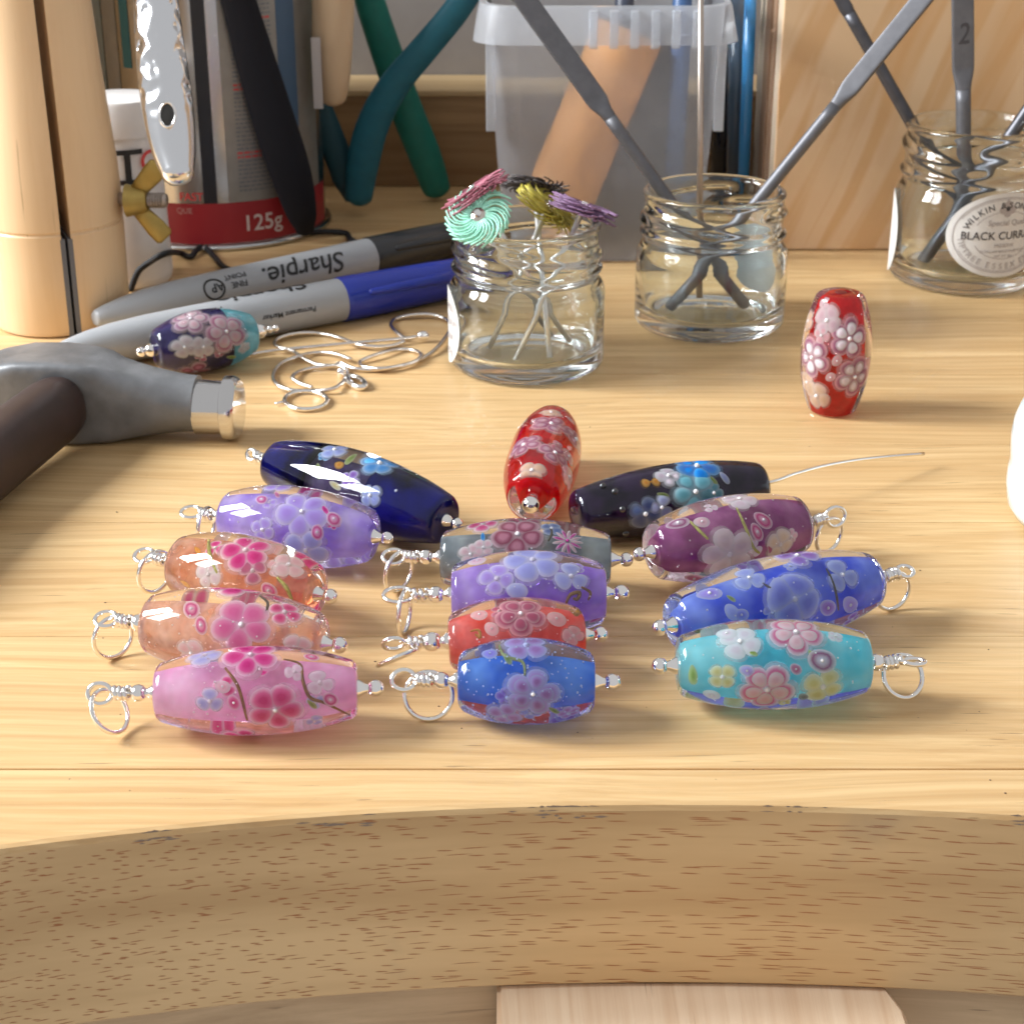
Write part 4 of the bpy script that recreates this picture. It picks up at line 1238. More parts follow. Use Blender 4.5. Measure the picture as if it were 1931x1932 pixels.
# curved tan ribbons carrying the arc lettering
def ribbon(k0, k1, q0, q1, mi):
    v = []; f = []
    for i in range(25):
        q = q0 + (q1 - q0) * i / 24
        v.append(lp(LHW * k0 * math.cos(q), LHH * k0 * math.sin(q), 0.17)); v.append(lp(LHW * k1 * math.cos(q), LHH * k1 * math.sin(q), 0.17))
        if i: f.append((2 * i - 2, 2 * i - 1, 2 * i + 1, 2 * i))
    pr.add((v, f), mi)
def outline(k, q0, q1, mi=1):
    ring_band(k, k + 0.014, mi, q0, q1, 24)
for k in (0.55, 0.84):
    outline(k, 0.45, math.pi - 0.45); outline(k, math.pi + 0.42, 2 * math.pi - 0.42)
def arc_text(s, k, qc, size, mi, lower=False, adv=0.74):
    ws = [0.42 if ch in "I " else (0.9 if ch in "WM&" else adv) for ch in s]
    tot = sum(ws) * size
    pos = -tot / 2
    for ch, wd in zip(s, ws):
        x = pos + wd * size / 2
        pos += wd * size
        if ch == ' ': continue
        # walk along the ellipse
        sgn = -1 if not lower else 1
        q = qc + sgn * x / (0.5 * (LHW + LHH) * k + abs(math.sin(qc)) * 0.9)
        bx, by = LHW * k * math.cos(q), LHH * k * math.sin(q)
        tx, ty = -LHW * math.sin(q), LHH * math.cos(q)
        a = math.atan2(ty, tx) + (math.pi if not lower else 0)
        tv, tf = text_geo(ch, size)
        ca, sa = math.cos(a), math.sin(a)
        pr.add(([lp(bx + p.x * ca - p.y * sa, by + p.x * sa + p.y * ca, 0.25) for p in tv], tf), mi)
arc_text("WILKIN &", 0.64, math.pi * 0.715, 2.6, 0)
arc_text("SONS LTD", 0.64, math.pi * 0.285, 2.6, 0)
arc_text("TIPTREE ESSEX ENGLAND", 0.80, math.pi * 1.5, 2.5, 1, lower=True, adv=0.80)
def ltext(s, x, y, size, mi):
    tv, tf = text_geo(s, size)
    pr.add(([lp(x + p.x, y + p.y, 0.25) for p in tv], tf), mi)
ltext("BLACK CURRANT", 0, -1.2, 3.3, 0)
ltext("PRESERVE", 0, -3.6, 1.5, 1); ltext("EXTRA JAM MADE FROM FRUIT", 0, -5.2, 1.05, 1); ltext("NET WT 42g", 0, -6.6, 1.05, 1)
ltext("Special Quality", 1.5, 3.0, 2.4, 1)
# small crest: shield with a crown of points
for dx, dy, r0 in ((0, 8.2, 1.5), (-1.5, 7.6, 1.2), (1.5, 7.6, 1.2), (0, 9.8, 0.8), (-1.0, 9.2, 0.6), (1.0, 9.2, 0.6), (0, 6.6, 1.2)):
    vv = [lp(dx + r0 * math.cos(q), dy + r0 * math.sin(q), 0.21 + r0 * 0.02) for q in [2 * math.pi * i / 12 for i in range(12)]]
    pr.add((vv, [tuple(range(12))]), 1)
vv = [lp(0.7 * math.cos(q), 8.0 + 0.8 * math.sin(q), 0.30) for q in [2 * math.pi * i / 10 for i in range(10)]]
pr.add((vv, [tuple(range(10))]), 0)
pr.build("label_print", [INK, INK2, TAN], lb3, smooth=False)

# ================================================================== TOOLS STANDING IN JARS
STEEL = pm("file_steel", color=(0.155, 0.155, 0.168), metal=0.6, rough=0.5, bump=0.05, bscale=2500, var=0.10, vscale=300)
STEEL_D = pm("dark_file_steel", color=(0.10, 0.10, 0.112), metal=0.7, rough=0.42, bump=0.06, bscale=2500, var=0.15, vscale=300)
STEEL_L = pm("bright_steel", color=(0.82, 0.81, 0.80), metal=0.7, rough=0.3)

def needle_file(foot, top, label, wide, thick, tang, neck, mat, facing=(1, 0, 0), name="needle_file"):
    """round cut end in the jar, neck, then a flat handle"""
    foot = Vector(foot); top = Vector(top)
    ax = top - foot; Ln = ax.length; ax.normalize()
    s = neck * Ln
    root = empty(name, foot, label, "file", "files standing in jars")
    secs = [(foot, tang * 0.8, tang * 0.8, 2.0), (foot + ax * 1.0, tang, tang, 2.0), (foot + ax * (s - 7), tang, tang, 2.0), (foot + ax * (s - 3), tang * 1.02, tang * 0.95, 2.2)]
    mesh("rod", *loft(secs, 14, facing), [mat], root)
    secs = [(foot + ax * (s - 3), tang * 1.02, tang * 0.95, 2.2), (foot + ax * (s - 1), tang * 1.1, tang * 0.85, 3), (foot + ax * (s + 2.2), wide * 0.97, thick, 7), (foot + ax * (s + 4), wide, thick, 9), (top, wide, thick, 9)]
    mesh("flat_handle", *loft(secs, 24, facing), [mat], root, autos=40)
    return root
jy = jar2.c.y
f1 = needle_file(jar2.inside(10.5, -2, 5.0), at_y(962, -40, jy + 8), "flat steel file leaning to the hammer side in front of the translucent tub", 2.95, 0.8, 1.8, 0.62, STEEL, (1, 0.25, 0.3))
f2 = needle_file(jar2.inside(-12.0, -4, 5.0), at_y(1770, -40, jy + 4), "flat steel file leaning over the pine panel toward the dark files", 2.6, 0.9, 1.75, 0.66, STEEL, (1, -0.2, 0.6))
m = at_y(1326, 300, jy + 4)
rodp = [jar2.inside(-2.0, 9.0, 4.8), at_y(1322, -40, jy + 6)]
o = mesh("thin_rod", *tube([rodp[0], rodp[0].lerp(rodp[1], 0.5), rodp[1]], lambda t: 1.05 - 0.35 * t, 10), [pm("mandrel_steel", color=(0.52, 0.44, 0.38), metal=0.9, rough=0.35)], loc=rodp[0])
tag(o, "thin upright steel rod in the middle jar in front of the translucent tub", "rod")
jy = jar3.c.y
f3 = needle_file(jar3.inside(9, 4, 5.0), at_y(1570, -30, jy + 14), "dark grooved file leaning across the pine panel behind the lighter flat file", 2.0, 1.6, 1.9, 0.93, STEEL_D, (1, 0, 0.3))
f4 = needle_file(jar3.inside(0.5, 0, 5.0), at_y(1815, -40, jy + 3), "dark upright file marked with a hand-written 2", 3.2, 1.0, 2.25, 0.66, STEEL, (1, 0, 0))
f5 = needle_file(jar3.inside(-13.5, -3, 5.0), at_y(2040, 60, jy + 2), "dark file slanting out of the labelled jar past the picture edge", 2.4, 2.4, 2.0, 0.9, STEEL_D, (1, 0, 0.3))
# the 2
cz = at_y(1818, 75, jy - 0.2)
tv, tf = text_geo("2", 8.6)
ax4 = (at_y(1815, -40, jy + 3) - jar3.inside(0.5, 0, 5.0)).normalized()
W = Vector((1, 0, 0)); W = (W - ax4 * W.dot(ax4)).normalized(); Tn = ax4.cross(W)
if Tn.y > 0: Tn = -Tn
# point on file axis nearest that pixel
best = min((jar3.inside(0.5, 0, 5.0) + ax4 * (k * 0.5) for k in range(260)), key=lambda p: abs(966 - FPX * (p - CAM).dot(UPV) / (p - CAM).dot(FW) - 80))
mesh("number_mark", [best + Tn * 1.12 + W * p.x * 0.8 + ax4 * (p.y) + W * p.y * 0.12 for p in tv], tf, [INK], f4, smooth=False)

# ---- bristle discs in jar 1
def bristle_disc(cpx, Y, foot, col, label, r=9.2, n=32, layers=3, curl=0.9, nrm=None, thick=0.36, gap=0.8):
    c = at_y(cpx[0], cpx[1], Y)
    foot = Vector(foot)
    sh = (foot - c).normalized()
    nz = (-sh if nrm is None else Vector(nrm).normalized())
    root = empty("bristle_disc", foot, label, "polishing disc", "radial bristle discs on steel pins")
    mesh("shaft", *tube([foot, c.lerp(foot, 0.5), c + sh * 1.0], 0.75, 10), [STEEL_L], root)
    a, e1, e2 = frame(nz)
    mesh("hub", *lathe([(0.05, -1.2), (2.0, -1.2), (2.1, -0.9), (2.1, 0.7), (1.6, 1.1), (0.05, 1.15)], c, nz, 20), [pm("hub_steel", color=(0.72, 0.66, 0.58), metal=1.0, rough=0.15)], root, autos=40)
    mesh("screw_head", *lathe([(0.05, 1.15), (1.05, 1.15), (1.05, 1.7), (0.8, 1.95), (0.05, 1.95)], c, nz, 14), [SILVER_BALL], root, autos=40)
    # one bristle, in local mm about the disc axis (local z = disc normal)
    P = []
    for i in range(7):
        t = i / 6
        rr = 1.9 + (r - 1.9) * t
        q = -curl * t * t * 0.75
        P.append(Vector((rr * math.cos(q), rr * math.sin(q), 0)))
    bv, bf = tube(P, lambda t: thick * (1.0 - 0.45 * t), 6)
    me = bpy.data.meshes.new("bristle")
    me.from_pydata([(p * MM)[:] for p in bv], [], bf)
    me.polygons.foreach_set("use_smooth", [True] * len(me.polygons))
    me.materials.append(col)
    rot = Matrix((e1, e2, a)).transposed().to_4x4()
    for L_ in range(layers):
        for i in range(n):
            o = bpy.data.objects.new("bristle", me)
            COL.objects.link(o); o.parent = root
            off = (L_ - (layers - 1) / 2) * gap + random.uniform(-0.15, 0.15)
            tilt = Matrix.Rotation(random.uniform(-0.05, 0.05) + (L_ - (layers - 1) / 2) * -0.06, 4, 'Y')
            M = Matrix.Translation((c - foot + nz * off) * MM) @ rot @ Matrix.Rotation(2 * math.pi * (i + 0.5 * L_) / n + random.uniform(-0.03, 0.03), 4, 'Z') @ tilt @ Matrix.Scale(random.uniform(0.88, 1.06), 4)
            o.matrix_local = M
    return root
def bcol(n, c, v=0.3): return pm("bristle_" + n, color=c, rough=0.45, var=v, vscale=400)
jy = jar1.c.y
bristle_disc((903, 407), jy - 14, jar1.inside(7, 10), bcol("mint", (0.36, 0.74, 0.58), 0.15), "mint green bristle disc facing the viewer on the jar rim", nrm=(-0.22, -0.72, 0.66), n=32, layers=2, thick=0.36, curl=1.2, r=8.6, gap=1.1)
bristle_disc((896, 362), jy - 7, jar1.inside(12, 3), bcol("rose", (0.34, 0.11, 0.15)), "pinkish red bristle disc seen edge-on behind the mint one", layers=3, n=30, nrm=(-0.52, 0.10, 0.82))
bristle_disc((1008, 352), jy + 13, jar1.inside(6, -10), bcol("black", (0.055, 0.045, 0.045)), "blackish brown bristle disc at the rear of the jar", layers=2, n=30, nrm=(0.10, 0.45, 0.90))
bristle_disc((1032, 391), jy + 3, jar1.inside(-10, -3), bcol("yellow", (0.52, 0.44, 0.07)), "olive yellow bristle disc between the blackish and purple ones", layers=3, n=28, nrm=(0.60, -0.10, 0.78))
bristle_disc((1100, 394), jy - 3, jar1.inside(-3, -12), bcol("purple", (0.26, 0.15, 0.27)), "purple bristle disc seen edge-on over the jar's rim", layers=3, n=30, nrm=(0.33, 0.16, 0.90))

# ================================================================== TRANSLUCENT TUB
def frosted(name, color, dens=0.5, rough=0.28):
    m, nt, b = newmat(name)
    L = nt.links.new
    setp(b, color=color, rough=0.3, sss=0.0)
    tr = N(nt, "ShaderNodeBsdfTranslucent"); tr.inputs["Color"].default_value = tuple(color) + (1,)
    mx1 = N(nt, "ShaderNodeMixShader"); mx1.inputs[0].default_value = 0.45
    L(b.outputs[0], mx1.inputs[1]); L(tr.outputs[0], mx1.inputs[2])
    rf = N(nt, "ShaderNodeBsdfRefraction"); rf.inputs["Roughness"].default_value = rough; rf.inputs["IOR"].default_value = 1.04
    rf.inputs["Color"].default_value = (0.96, 0.97, 0.98, 1)
    mx2 = N(nt, "ShaderNodeMixShader"); mx2.inputs[0].default_value = dens
    tc = N(nt, "ShaderNodeTexCoord"); no = N(nt, "ShaderNodeTexNoise"); no.inputs["Scale"].default_value = 28; no.inputs["Detail"].default_value = 6
    L(tc.outputs["Object"], no.inputs["Vector"])
    mr = N(nt, "ShaderNodeMapRange"); mr.inputs["From Min"].default_value = 0.3; mr.inputs["From Max"].default_value = 0.7
    mr.inputs["To Min"].default_value = dens - 0.09; mr.inputs["To Max"].default_value = dens + 0.09
    L(no.outputs["Fac"], mr.inputs["Value"]); L(mr.outputs[0], mx2.inputs[0])
    L(rf.outputs[0], mx2.inputs[1]); L(mx1.outputs[0], mx2.inputs[2])
    L(mx2.outputs[0], nt.nodes["Material Output"].inputs["Surface"])
    return m
FROST = frosted("milky_plastic", (0.76, 0.80, 0.87), 0.34, 0.36)
FROST2 = frosted("milky_plastic_thick", (0.80, 0.84, 0.90), 0.50, 0.30)
YT = at_z(1130, 497).y
bl = at_z(953, 497); brt = at_z(1318, 497)
tl = at_y(918, 80, YT); trt = at_y(1366, 80, YT)
z_r0 = at_y(1140, 76, YT).z; z_r1 = at_y(1140, 6, YT).z
cxb = (bl.x + brt.x) / 2; hb = (brt.x - bl.x) / 2
cxt = (tl.x + trt.x) / 2; ht = (trt.x - tl.x) / 2
cY = YT + hb
tub = empty("plastic_tub", (cxb, cY, 0), "translucent milky plastic tub with a ribbed rim behind the jars", "tub")
def rsq(cx, cyy, hx, hy, z, rc=9.0, n=8):
    P = []
    for (sx, sy, a0) in ((1, 1, 0), (-1, 1, 90), (-1, -1, 180), (1, -1, 270)):
        for i in range(n + 1):
            q = math.radians(a0 + 90 * i / n)
            P.append(Vector((cx + sx * (hx - rc) + rc * math.cos(q), cyy + sy * (hy - rc) + rc * math.sin(q), z)))
    return P
def skin(rings, closed_bottom=False):
    v = []; f = []; n = len(rings[0])
    for r_ in rings: v += r_
    for i in range(len(rings) - 1):
        for k in range(n):
            k2 = (k + 1) % n
            f.append((i * n + k, i * n + k2, (i + 1) * n + k2, (i + 1) * n + k))
    if closed_bottom: f.append(tuple(range(n))[::-1])
    return v, f
mesh("tub_wall", *skin([rsq(cxb, cY, hb - 1.5, hb - 1.5, 0.4), rsq(cxb, cY, hb, hb, 1.8), rsq((cxb + cxt) / 2, cY, (hb + ht) / 2, (hb + ht) / 2, z_r0 / 2), rsq(cxt, cY, ht, ht, z_r1)], True), [FROST], tub, autos=50)
ro = 4.2
mesh("rim", *skin([rsq(cxt, cY, ht + ro * 1.0, ht + ro * 1.0, z_r0, 11), rsq(cxt, cY, ht + ro * 0.55, ht + ro * 0.55, z_r1 - 1.0, 11), rsq(cxt, cY, ht + ro * 0.45, ht + ro * 0.45, z_r1, 11), rsq(cxt, cY, ht + 0.1, ht + 0.1, z_r1 + 0.1, 10)]), [FROST2], tub, autos=50)
for i in range(6):      # comb of ribs under the tear tab
    q = at_y(1118 + 41 * i * 0.95, 40, YT - ro)
    zb = at_y(1140, 80, YT - ro).z; zt = at_y(1140, 16, YT - ro).z
    mesh("rim_rib", *box((q.x - 1.2, cY - ht - ro * 1.0 - 0.5, zb - 1.0), (q.x + 1.2, cY - ht - ro * 0.4, zt), 0.2), [FROST2], tub, smooth=False)
for sx in (-1, 1):      # corner flanges
    mesh("corner_flange", *box((cxt + sx * (ht - 1.2) - 1.5, cY - ht - 0.2, z_r0 * 0.62), (cxt + sx * (ht - 1.2) + 1.5, cY - ht + 3, z_r0 + 1), 0.3), [FROST2], tub, smooth=False)
# orange cork-like roll inside the tub
ca = at_y(1060, 365, cY + 2); cb = at_y(1185, 60, cY + 6); ca.z = max(ca.z, 6); 
lowp = Vector((at_y(1035, 330, cY).x, cY - 6, 7.0))
o = mesh("orange_stick", *loft([(lowp, 11.5, 11.5), (lowp.lerp(cb, 0.5), 11.5, 11.5), (cb, 11.5, 11.5)], 24, (1, 0, 0)), [pm("orange_wood", color=(0.80, 0.36, 0.10), rough=0.6, var=0.15, vscale=60)], loc=lowp, autos=50)
tag(o, "thick orange stick leaning inside the milky plastic tub", "stick")
o = mesh("dark_block", *box((cxb - 2, cY + 9, 2.0), (cxb + hb - 5, cY + hb - 6, z_r0 * 0.96), 2), [pm("slate_plastic", color=(0.10, 0.115, 0.14), rough=0.6, var=0.1)], loc=(cxb + 12, cY + 10, 2), smooth=False)
tag(o, "dark grey block standing inside the milky plastic tub", "block")
for xx, col, nm in ((1180, (0.05, 0.06, 0.09), "black"), (1290, (0.05, 0.12, 0.28), "blue")):
    p = at_y(xx, 10, cY + 8); p0 = Vector((p.x * 0.95, cY - 4, 2.5))
    o = mesh("pencil", *tube([p0, Vector((p.x, cY + 10, z_r1 + 30))], 3.2, 10), [pm("pencil_" + nm, color=col, rough=0.4)], loc=p0)
    tag(o, nm + " pencil standing inside the milky plastic tub", "pencil")

# ================================================================== GLASS RODS beside the tub
def rod(px0, px1, Y, r, col, label, trans=0.0):
    a = at_z(px0, 400); a = at_y(px0, 340, Y); a.z = 0.4
    t_ = at_y(px1, -20, Y + 2)
    a.x = t_.x + (at_y(px0, 340, Y).x - at_y(px1, -20, Y + 2).x) * (t_.z - 0.4) / max(1, t_.z - at_y(px0, 340, Y).z)
    o = mesh("coloured_rod", *tube([a, a.lerp(t_, 0.5), t_], r, 14), [pm("rod_" + label.split()[0] + "_" + label.split()[1], color=col, rough=0.15, coat=0.6)], loc=a)
    tag(o, label, "rod", "rods standing between the tub and the pine panel")
YR = Y_PANEL + 40
rod(1362, 1368, YR + 22, 4.6, (0.015, 0.020, 0.035), "near-black thick rod next to the tub")
rod(1357, 1352, YR + 34, 3.0, (0.03, 0.10, 0.25), "dark blue rod half hidden behind the tub")
rod(1386, 1392, YR + 12, 3.2, (0.07, 0.11, 0.16), "slate blue rod between black and bright blue rods")
rod(1398, 1402, YR + 30, 3.0, (0.025, 0.03, 0.045), "charcoal rod behind the slate blue rod")
rod(1402, 1416, YR + 2, 2.1, (0.05, 0.33, 0.75), "bright sky-blue thin rod by the panel edge")

# ================================================================== RING CLAMP (two wooden halves, bolt, wing nut)
clamp_wood = wood("clamp_beech", (0.78, 0.56, 0.34), (0.60, 0.38, 0.19), grain=(150, 150, 5), rough=0.38, streak=0.35, coat=0.2)
LEATHER = pm("clamp_leather", color=(0.045, 0.035, 0.03), rough=0.8, bump=0.3)
cf = at_z(108, 638)
CR = px2mm(124, cf)
cc = Vector((at_z(108, 620).x, cf.y + CR * 0.92, 0))
clamp = empty("ring_clamp", cc, "wooden ring clamp of two rounded halves standing upright", "ring clamp")
zg = at_y(80, 445, cc.y - CR).z
GA = math.radians(24)
prof = [(CR * 0.86, 0.0), (CR * 0.93, 0.6), (CR * 0.955, 1.8), (CR * 0.975, zg * 0.6), (CR * 0.985, zg - 0.6), (CR * 0.965, zg - 0.2), (CR * 0.965, zg + 0.2), (CR * 0.985, zg + 0.6),
        (CR * 0.99, zg + 6), (CR * 0.97, zg + 16), (CR * 0.92, zg + 28), (CR * 0.86, zg + 42), (CR * 0.80, zg + 62), (CR * 0.72, zg + 90)]
for side in (-1, 1):
    v = []; f = []; seg = 26
    nrm = Vector((math.sin(GA + side * math.pi / 2), -math.cos(GA + side * math.pi / 2), 0))
    for (r, z) in prof:
        for k in range(seg + 1):
            q = GA + side * math.pi * k / seg
            v.append(cc + Vector((math.sin(q) * r, -math.cos(q) * r, z)) + nrm * 1.35)
    n = seg + 1
    for i in range(len(prof) - 1):
        for k in range(seg):
            f.append((i * n + k, i * n + k + 1, (i + 1) * n + k + 1, (i + 1) * n + k))
        f.append((i * n + seg, i * n, (i + 1) * n, (i + 1) * n + seg))
    f.append(tuple(range(n))); f.append(tuple((len(prof) - 1) * n + k for k in range(n))[::-1])
    if side == 1: f = [q[::-1] for q in f]
    mesh("clamp_half", v, f, [clamp_wood], clamp, autos=40, loc=cc + nrm * 8 + Vector((0, 0, 30)))
    # leather lining at the jaw
    gd = Vector((math.sin(GA), -math.cos(GA), 0))
    q0 = cc + nrm * 0.95
    vv = []
    for (s_, z) in ((-0.97, 0.2), (0.965, 0.2), (1.0, zg * 0.95), (-1.0, zg * 0.95)):
        for w_ in (-0.55, 0.75):
            vv.append(q0 + gd * s_ * CR * 0.99 + nrm * w_ + Vector((0, 0, z)))
    mesh("leather_pad", vv, [(0, 2, 4, 6), (1, 7, 5, 3), (0, 1, 3, 2), (2, 3, 5, 4), (4, 5, 7, 6), (6, 7, 1, 0)], [pm("pad_grey", color=(0.14, 0.14, 0.15), rough=0.7)], clamp, smooth=False)
BRASS = pm("brass", color=(0.40, 0.285, 0.085), metal=0.8, rough=0.5, var=0.1, vscale=300)
bd = Vector((math.sin(GA + math.pi / 2), -math.cos(GA + math.pi / 2), 0)) * 0.5 + Vector((0.9, -0.25, 0.02)); bd.normalize()
nz_ = at_y(266, 378, cc.y - 2)
b0 = Vector((cc.x + CR * 0.9, cc.y, nz_.z))
wn = nz_.copy()
mesh("bolt", *tube([b0 - bd * 4, wn + bd * 7.2], 1.9, 14), [pm("bolt_steel", color=(0.42, 0.36, 0.32), metal=0.9, rough=0.4)], clamp)
for i in range(6):
    P = [wn + bd * (2.6 + i * 0.75) + (frame(bd)[1] * math.cos(q) + frame(bd)[2] * math.sin(q)) * 2.05 for q in [2 * math.pi * k / 14 for k in range(14)]]
    mesh("bolt_thread", *tube(P, 0.2, 5, closed=True), [_mats["bolt_steel"]], clamp)
nut = mesh("wing_nut", *lathe([(2.0, -4.2), (4.6, -4.1), (4.4, -3.0), (3.6, 0.5), (3.0, 1.8), (2.0, 2.0)], wn, bd, 20, cap=False), [BRASS], clamp, autos=40)
for sg in (1, -1):
    d = Vector((0.74, -0.15, 0.80 * sg)).normalized()
    p0 = wn - bd * 1.2 + Vector((0, 0, sg * 2.2))
    mesh("wing", *loft([(p0, 1.3, 2.2), (p0 + d * 3.5, 1.0, 2.6), (p0 + d * 7.5, 0.9, 3.0), (p0 + d * 10.6, 0.8, 2.9), (p0 + d * 11.4, 0.4, 2.0)], 14, frame(d, (0, 1, 0))[1]), [BRASS], nut)
sp_ = at_y(-4, 452, cc.y - CR * 0.75)
mesh("pivot_head", *lathe([(0.05, -2), (3.2, -2), (3.4, 0.0), (2.6, 1.3), (0.05, 1.9)], Vector((cc.x - CR * 0.93, cc.y - CR * 0.38, sp_.z)), (-0.86, -0.5, 0.05), 16), [pm("copper", color=(0.60, 0.28, 0.12), metal=0.9, rough=0.3)], clamp)

# ================================================================== WHITE POT with a letter
wf = at_z(236, 551); WR = px2mm(78, wf); wc = Vector((wf.x, wf.y + WR * 0.95, 0))
pot = empty("white_pot", wc, "white plastic pot with a lid and a black letter I, behind the wing nut", "pot")
WHITE = pm("white_plastic", color=(0.74, 0.71, 0.69), rough=0.45, var=0.03)
zl0 = at_y(236, 262, wc.y - WR).z; zl1 = at_y(236, 197, wc.y - WR).z
mesh("pot_body", *lathe([(0.05, 0.2), (WR * 0.88, 0.2), (WR * 0.96, 1.4), (WR * 1.0, 4), (WR * 0.93, zl0)], wc, (0, 0, 1), 36), [WHITE], pot, autos=60)
mesh("lid", *lathe([(WR * 0.9, zl0 - 0.5), (WR * 1.0, zl0 - 0.4), (WR * 1.01, zl0 + 0.6), (WR * 0.99, zl1 - 1), (WR * 0.95, zl1), (0.05, zl1 + 0.1)], wc, (0, 0, 1), 36, cap=False), [WHITE], pot, autos=60)
def cyl_ang(c, r, px, py):
    best = None
    for i in range(-150, 151):
        a = i / 100.0
        X = c.x + math.sin(a) * r; Y = c.y - math.cos(a) * r
        p = at_y(px, py, Y)
        e = abs(p.x - X)
        if best is None or e < best[0]: best = (e, a)
    return best[1]
def cyl_text(s, size, c, r, px, py, mat, parent, name="lettering", sx=1.0, off=0.15):
    tv, tf = text_fine(s, size)
    ang = cyl_ang(c, r, px, py)
    z = at_y(px, py, c.y - r * math.cos(ang)).z
    return mesh(name, [c + Vector((math.sin(ang + p.x * sx / r) * (r + off), -math.cos(ang + p.x * sx / r) * (r + off), z + p.y)) for p in tv], tf, [mat], parent, smooth=False)
MARK = pm("black_marker_ink", color=(0.015, 0.014, 0.014), rough=0.5)
RED = pm("red_print", color=(0.62, 0.05, 0.05), rough=0.5)
zi0 = at_y(240, 350, wc.y - WR).z; zi1 = at_y(240, 284, wc.y - WR).z
lm = MB()
def cylrect(c, r, a0, a1, z0, z1, off=0.15, n=6, za=0.0):
    v = []; f = []
    for i in range(n + 1):
        a = a0 + (a1 - a0) * i / n
        dz = za * i / n
        v += [c + Vector((math.sin(a) * (r + off), -math.cos(a) * (r + off), z0 + dz)), c + Vector((math.sin(a) * (r + off), -math.cos(a) * (r + off), z1 + dz))]
        if i: f.append((2 * i - 2, 2 * i - 1, 2 * i + 1, 2 * i))
    return v, f
ia = 0.36
lm.add(cylrect(wc, WR, ia - 0.36, ia + 0.36, zi1 - 1.5, zi1)); lm.add(cylrect(wc, WR, ia - 0.30, ia + 0.34, zi0, zi0 + 1.5)); lm.add(cylrect(wc, WR, ia - 0.09, ia + 0.06, zi0 + 1.2, zi1 - 1.2))
lm.build("letter", [MARK], pot, smooth=False)
cyl_text("G", 9, wc, WR, 283, 322, RED, pot, "red_letter")

# ================================================================== TIN with red band, text
tf0 = at_z(385, 474); TR = px2mm(206, tf0); tcn = Vector((at_z(385, 470).x, tf0.y + TR * 0.97, 0))
TR = px2mm(206, tcn); tcn = Vector((tcn.x, tf0.y + TR * 0.98, 0))
tin = empty("tin_can", tcn, "round tin with a red band reading 125g behind the black pliers handle", "tin")
TINM = pm("tin_metal", color=(0.56, 0.55, 0.54), metal=1.0, rough=0.22)
LABELC = pm("tin_label_cream", color=(0.27, 0.25, 0.22), rough=0.35, metal=0.4, var=0.08)
zb0 = at_y(385, 466, tf0.y).z; zb1 = at_y(385, 388, tf0.y).z
mesh("tin_body", *lathe([(0.05, 0.3), (TR * 0.97, 0.3), (TR * 0.97, 150), (0.05, 150)], tcn, (0, 0, 1), 64), [TINM], tin, autos=40)
mesh("tin_rim", *lathe([(TR * 0.94, 0.1), (TR * 1.01, 0.1), (TR * 1.025, 0.9), (TR * 1.01, 1.9), (TR * 0.97, 2.1)], tcn, (0, 0, 1), 64, cap=False), [TINM], tin)
REDB = pm("tin_red_band", color=(0.30, 0.015, 0.022), rough=0.4)
m_ = MB(); m_.add(cylrect(tcn, TR * 0.97, -1.5, 1.5, 2.3, zb1 + 0.5, 0.12, 48)); m_.build("red_band", [REDB], tin)
m_ = MB(); m_.add(cylrect(tcn, TR * 0.97, 0.26, 1.35, zb1 + 0.6, 150, 0.12, 30)); m_.build("paper_panel", [LABELC], tin)
m_ = MB(); m_.add(cylrect(tcn, TR * 0.97, 0.04, 0.16, zb1 + 0.6, 150, 0.14, 6)); m_.build("reflection_stripe", [pm("tin_reflection_dark", color=(0.012, 0.012, 0.016), rough=0.35)], tin)  # dark reflection on the metal, painted as a stripe
m_ = MB(); m_.add(cylrect(tcn, TR * 0.97, 0.80, 1.02, zb1 + 22, 150, 0.2, 8)); m_.build("blue_panel", [pm("tin_blue", color=(0.05, 0.10, 0.17), rough=0.5)], tin)
GREYT = pm("tin_text_grey", color=(0.16, 0.16, 0.17), rough=0.6)
m_ = MB(); m2_ = MB()
rl = random.Random(3)
for i in range(52):
    z = zb1 + 4 + i * 1.35
    tgt = m2_ if i in (8, 9, 24, 25, 40) else m_
    a = 0.36
    end = 0.74
    while a < end:
        wl = rl.uniform(0.012, 0.06)
        tgt.add(cylrect(tcn, TR * 0.97, a, min(end, a + wl), z, z + 0.62, 0.2, 3))
        a += wl + 0.012
m_.build("small_print", [GREYT], tin, smooth=False); m2_.build("red_print", [RED], tin, smooth=False)
cyl_text("125g", 7.4, tcn, TR * 0.97, 498, 431, pm("tin_white_print", color=(0.62, 0.52, 0.50), rough=0.5), tin, off=0.25)
cyl_text("FAST", 3.6, tcn, TR * 0.97, 362, 378, RED, tin, off=0.25)
cyl_text("QUE", 2.6, tcn, TR * 0.97, 348, 402, pm("tin_dull_print", color=(0.45, 0.20, 0.18), rough=0.5), tin, off=0.25)

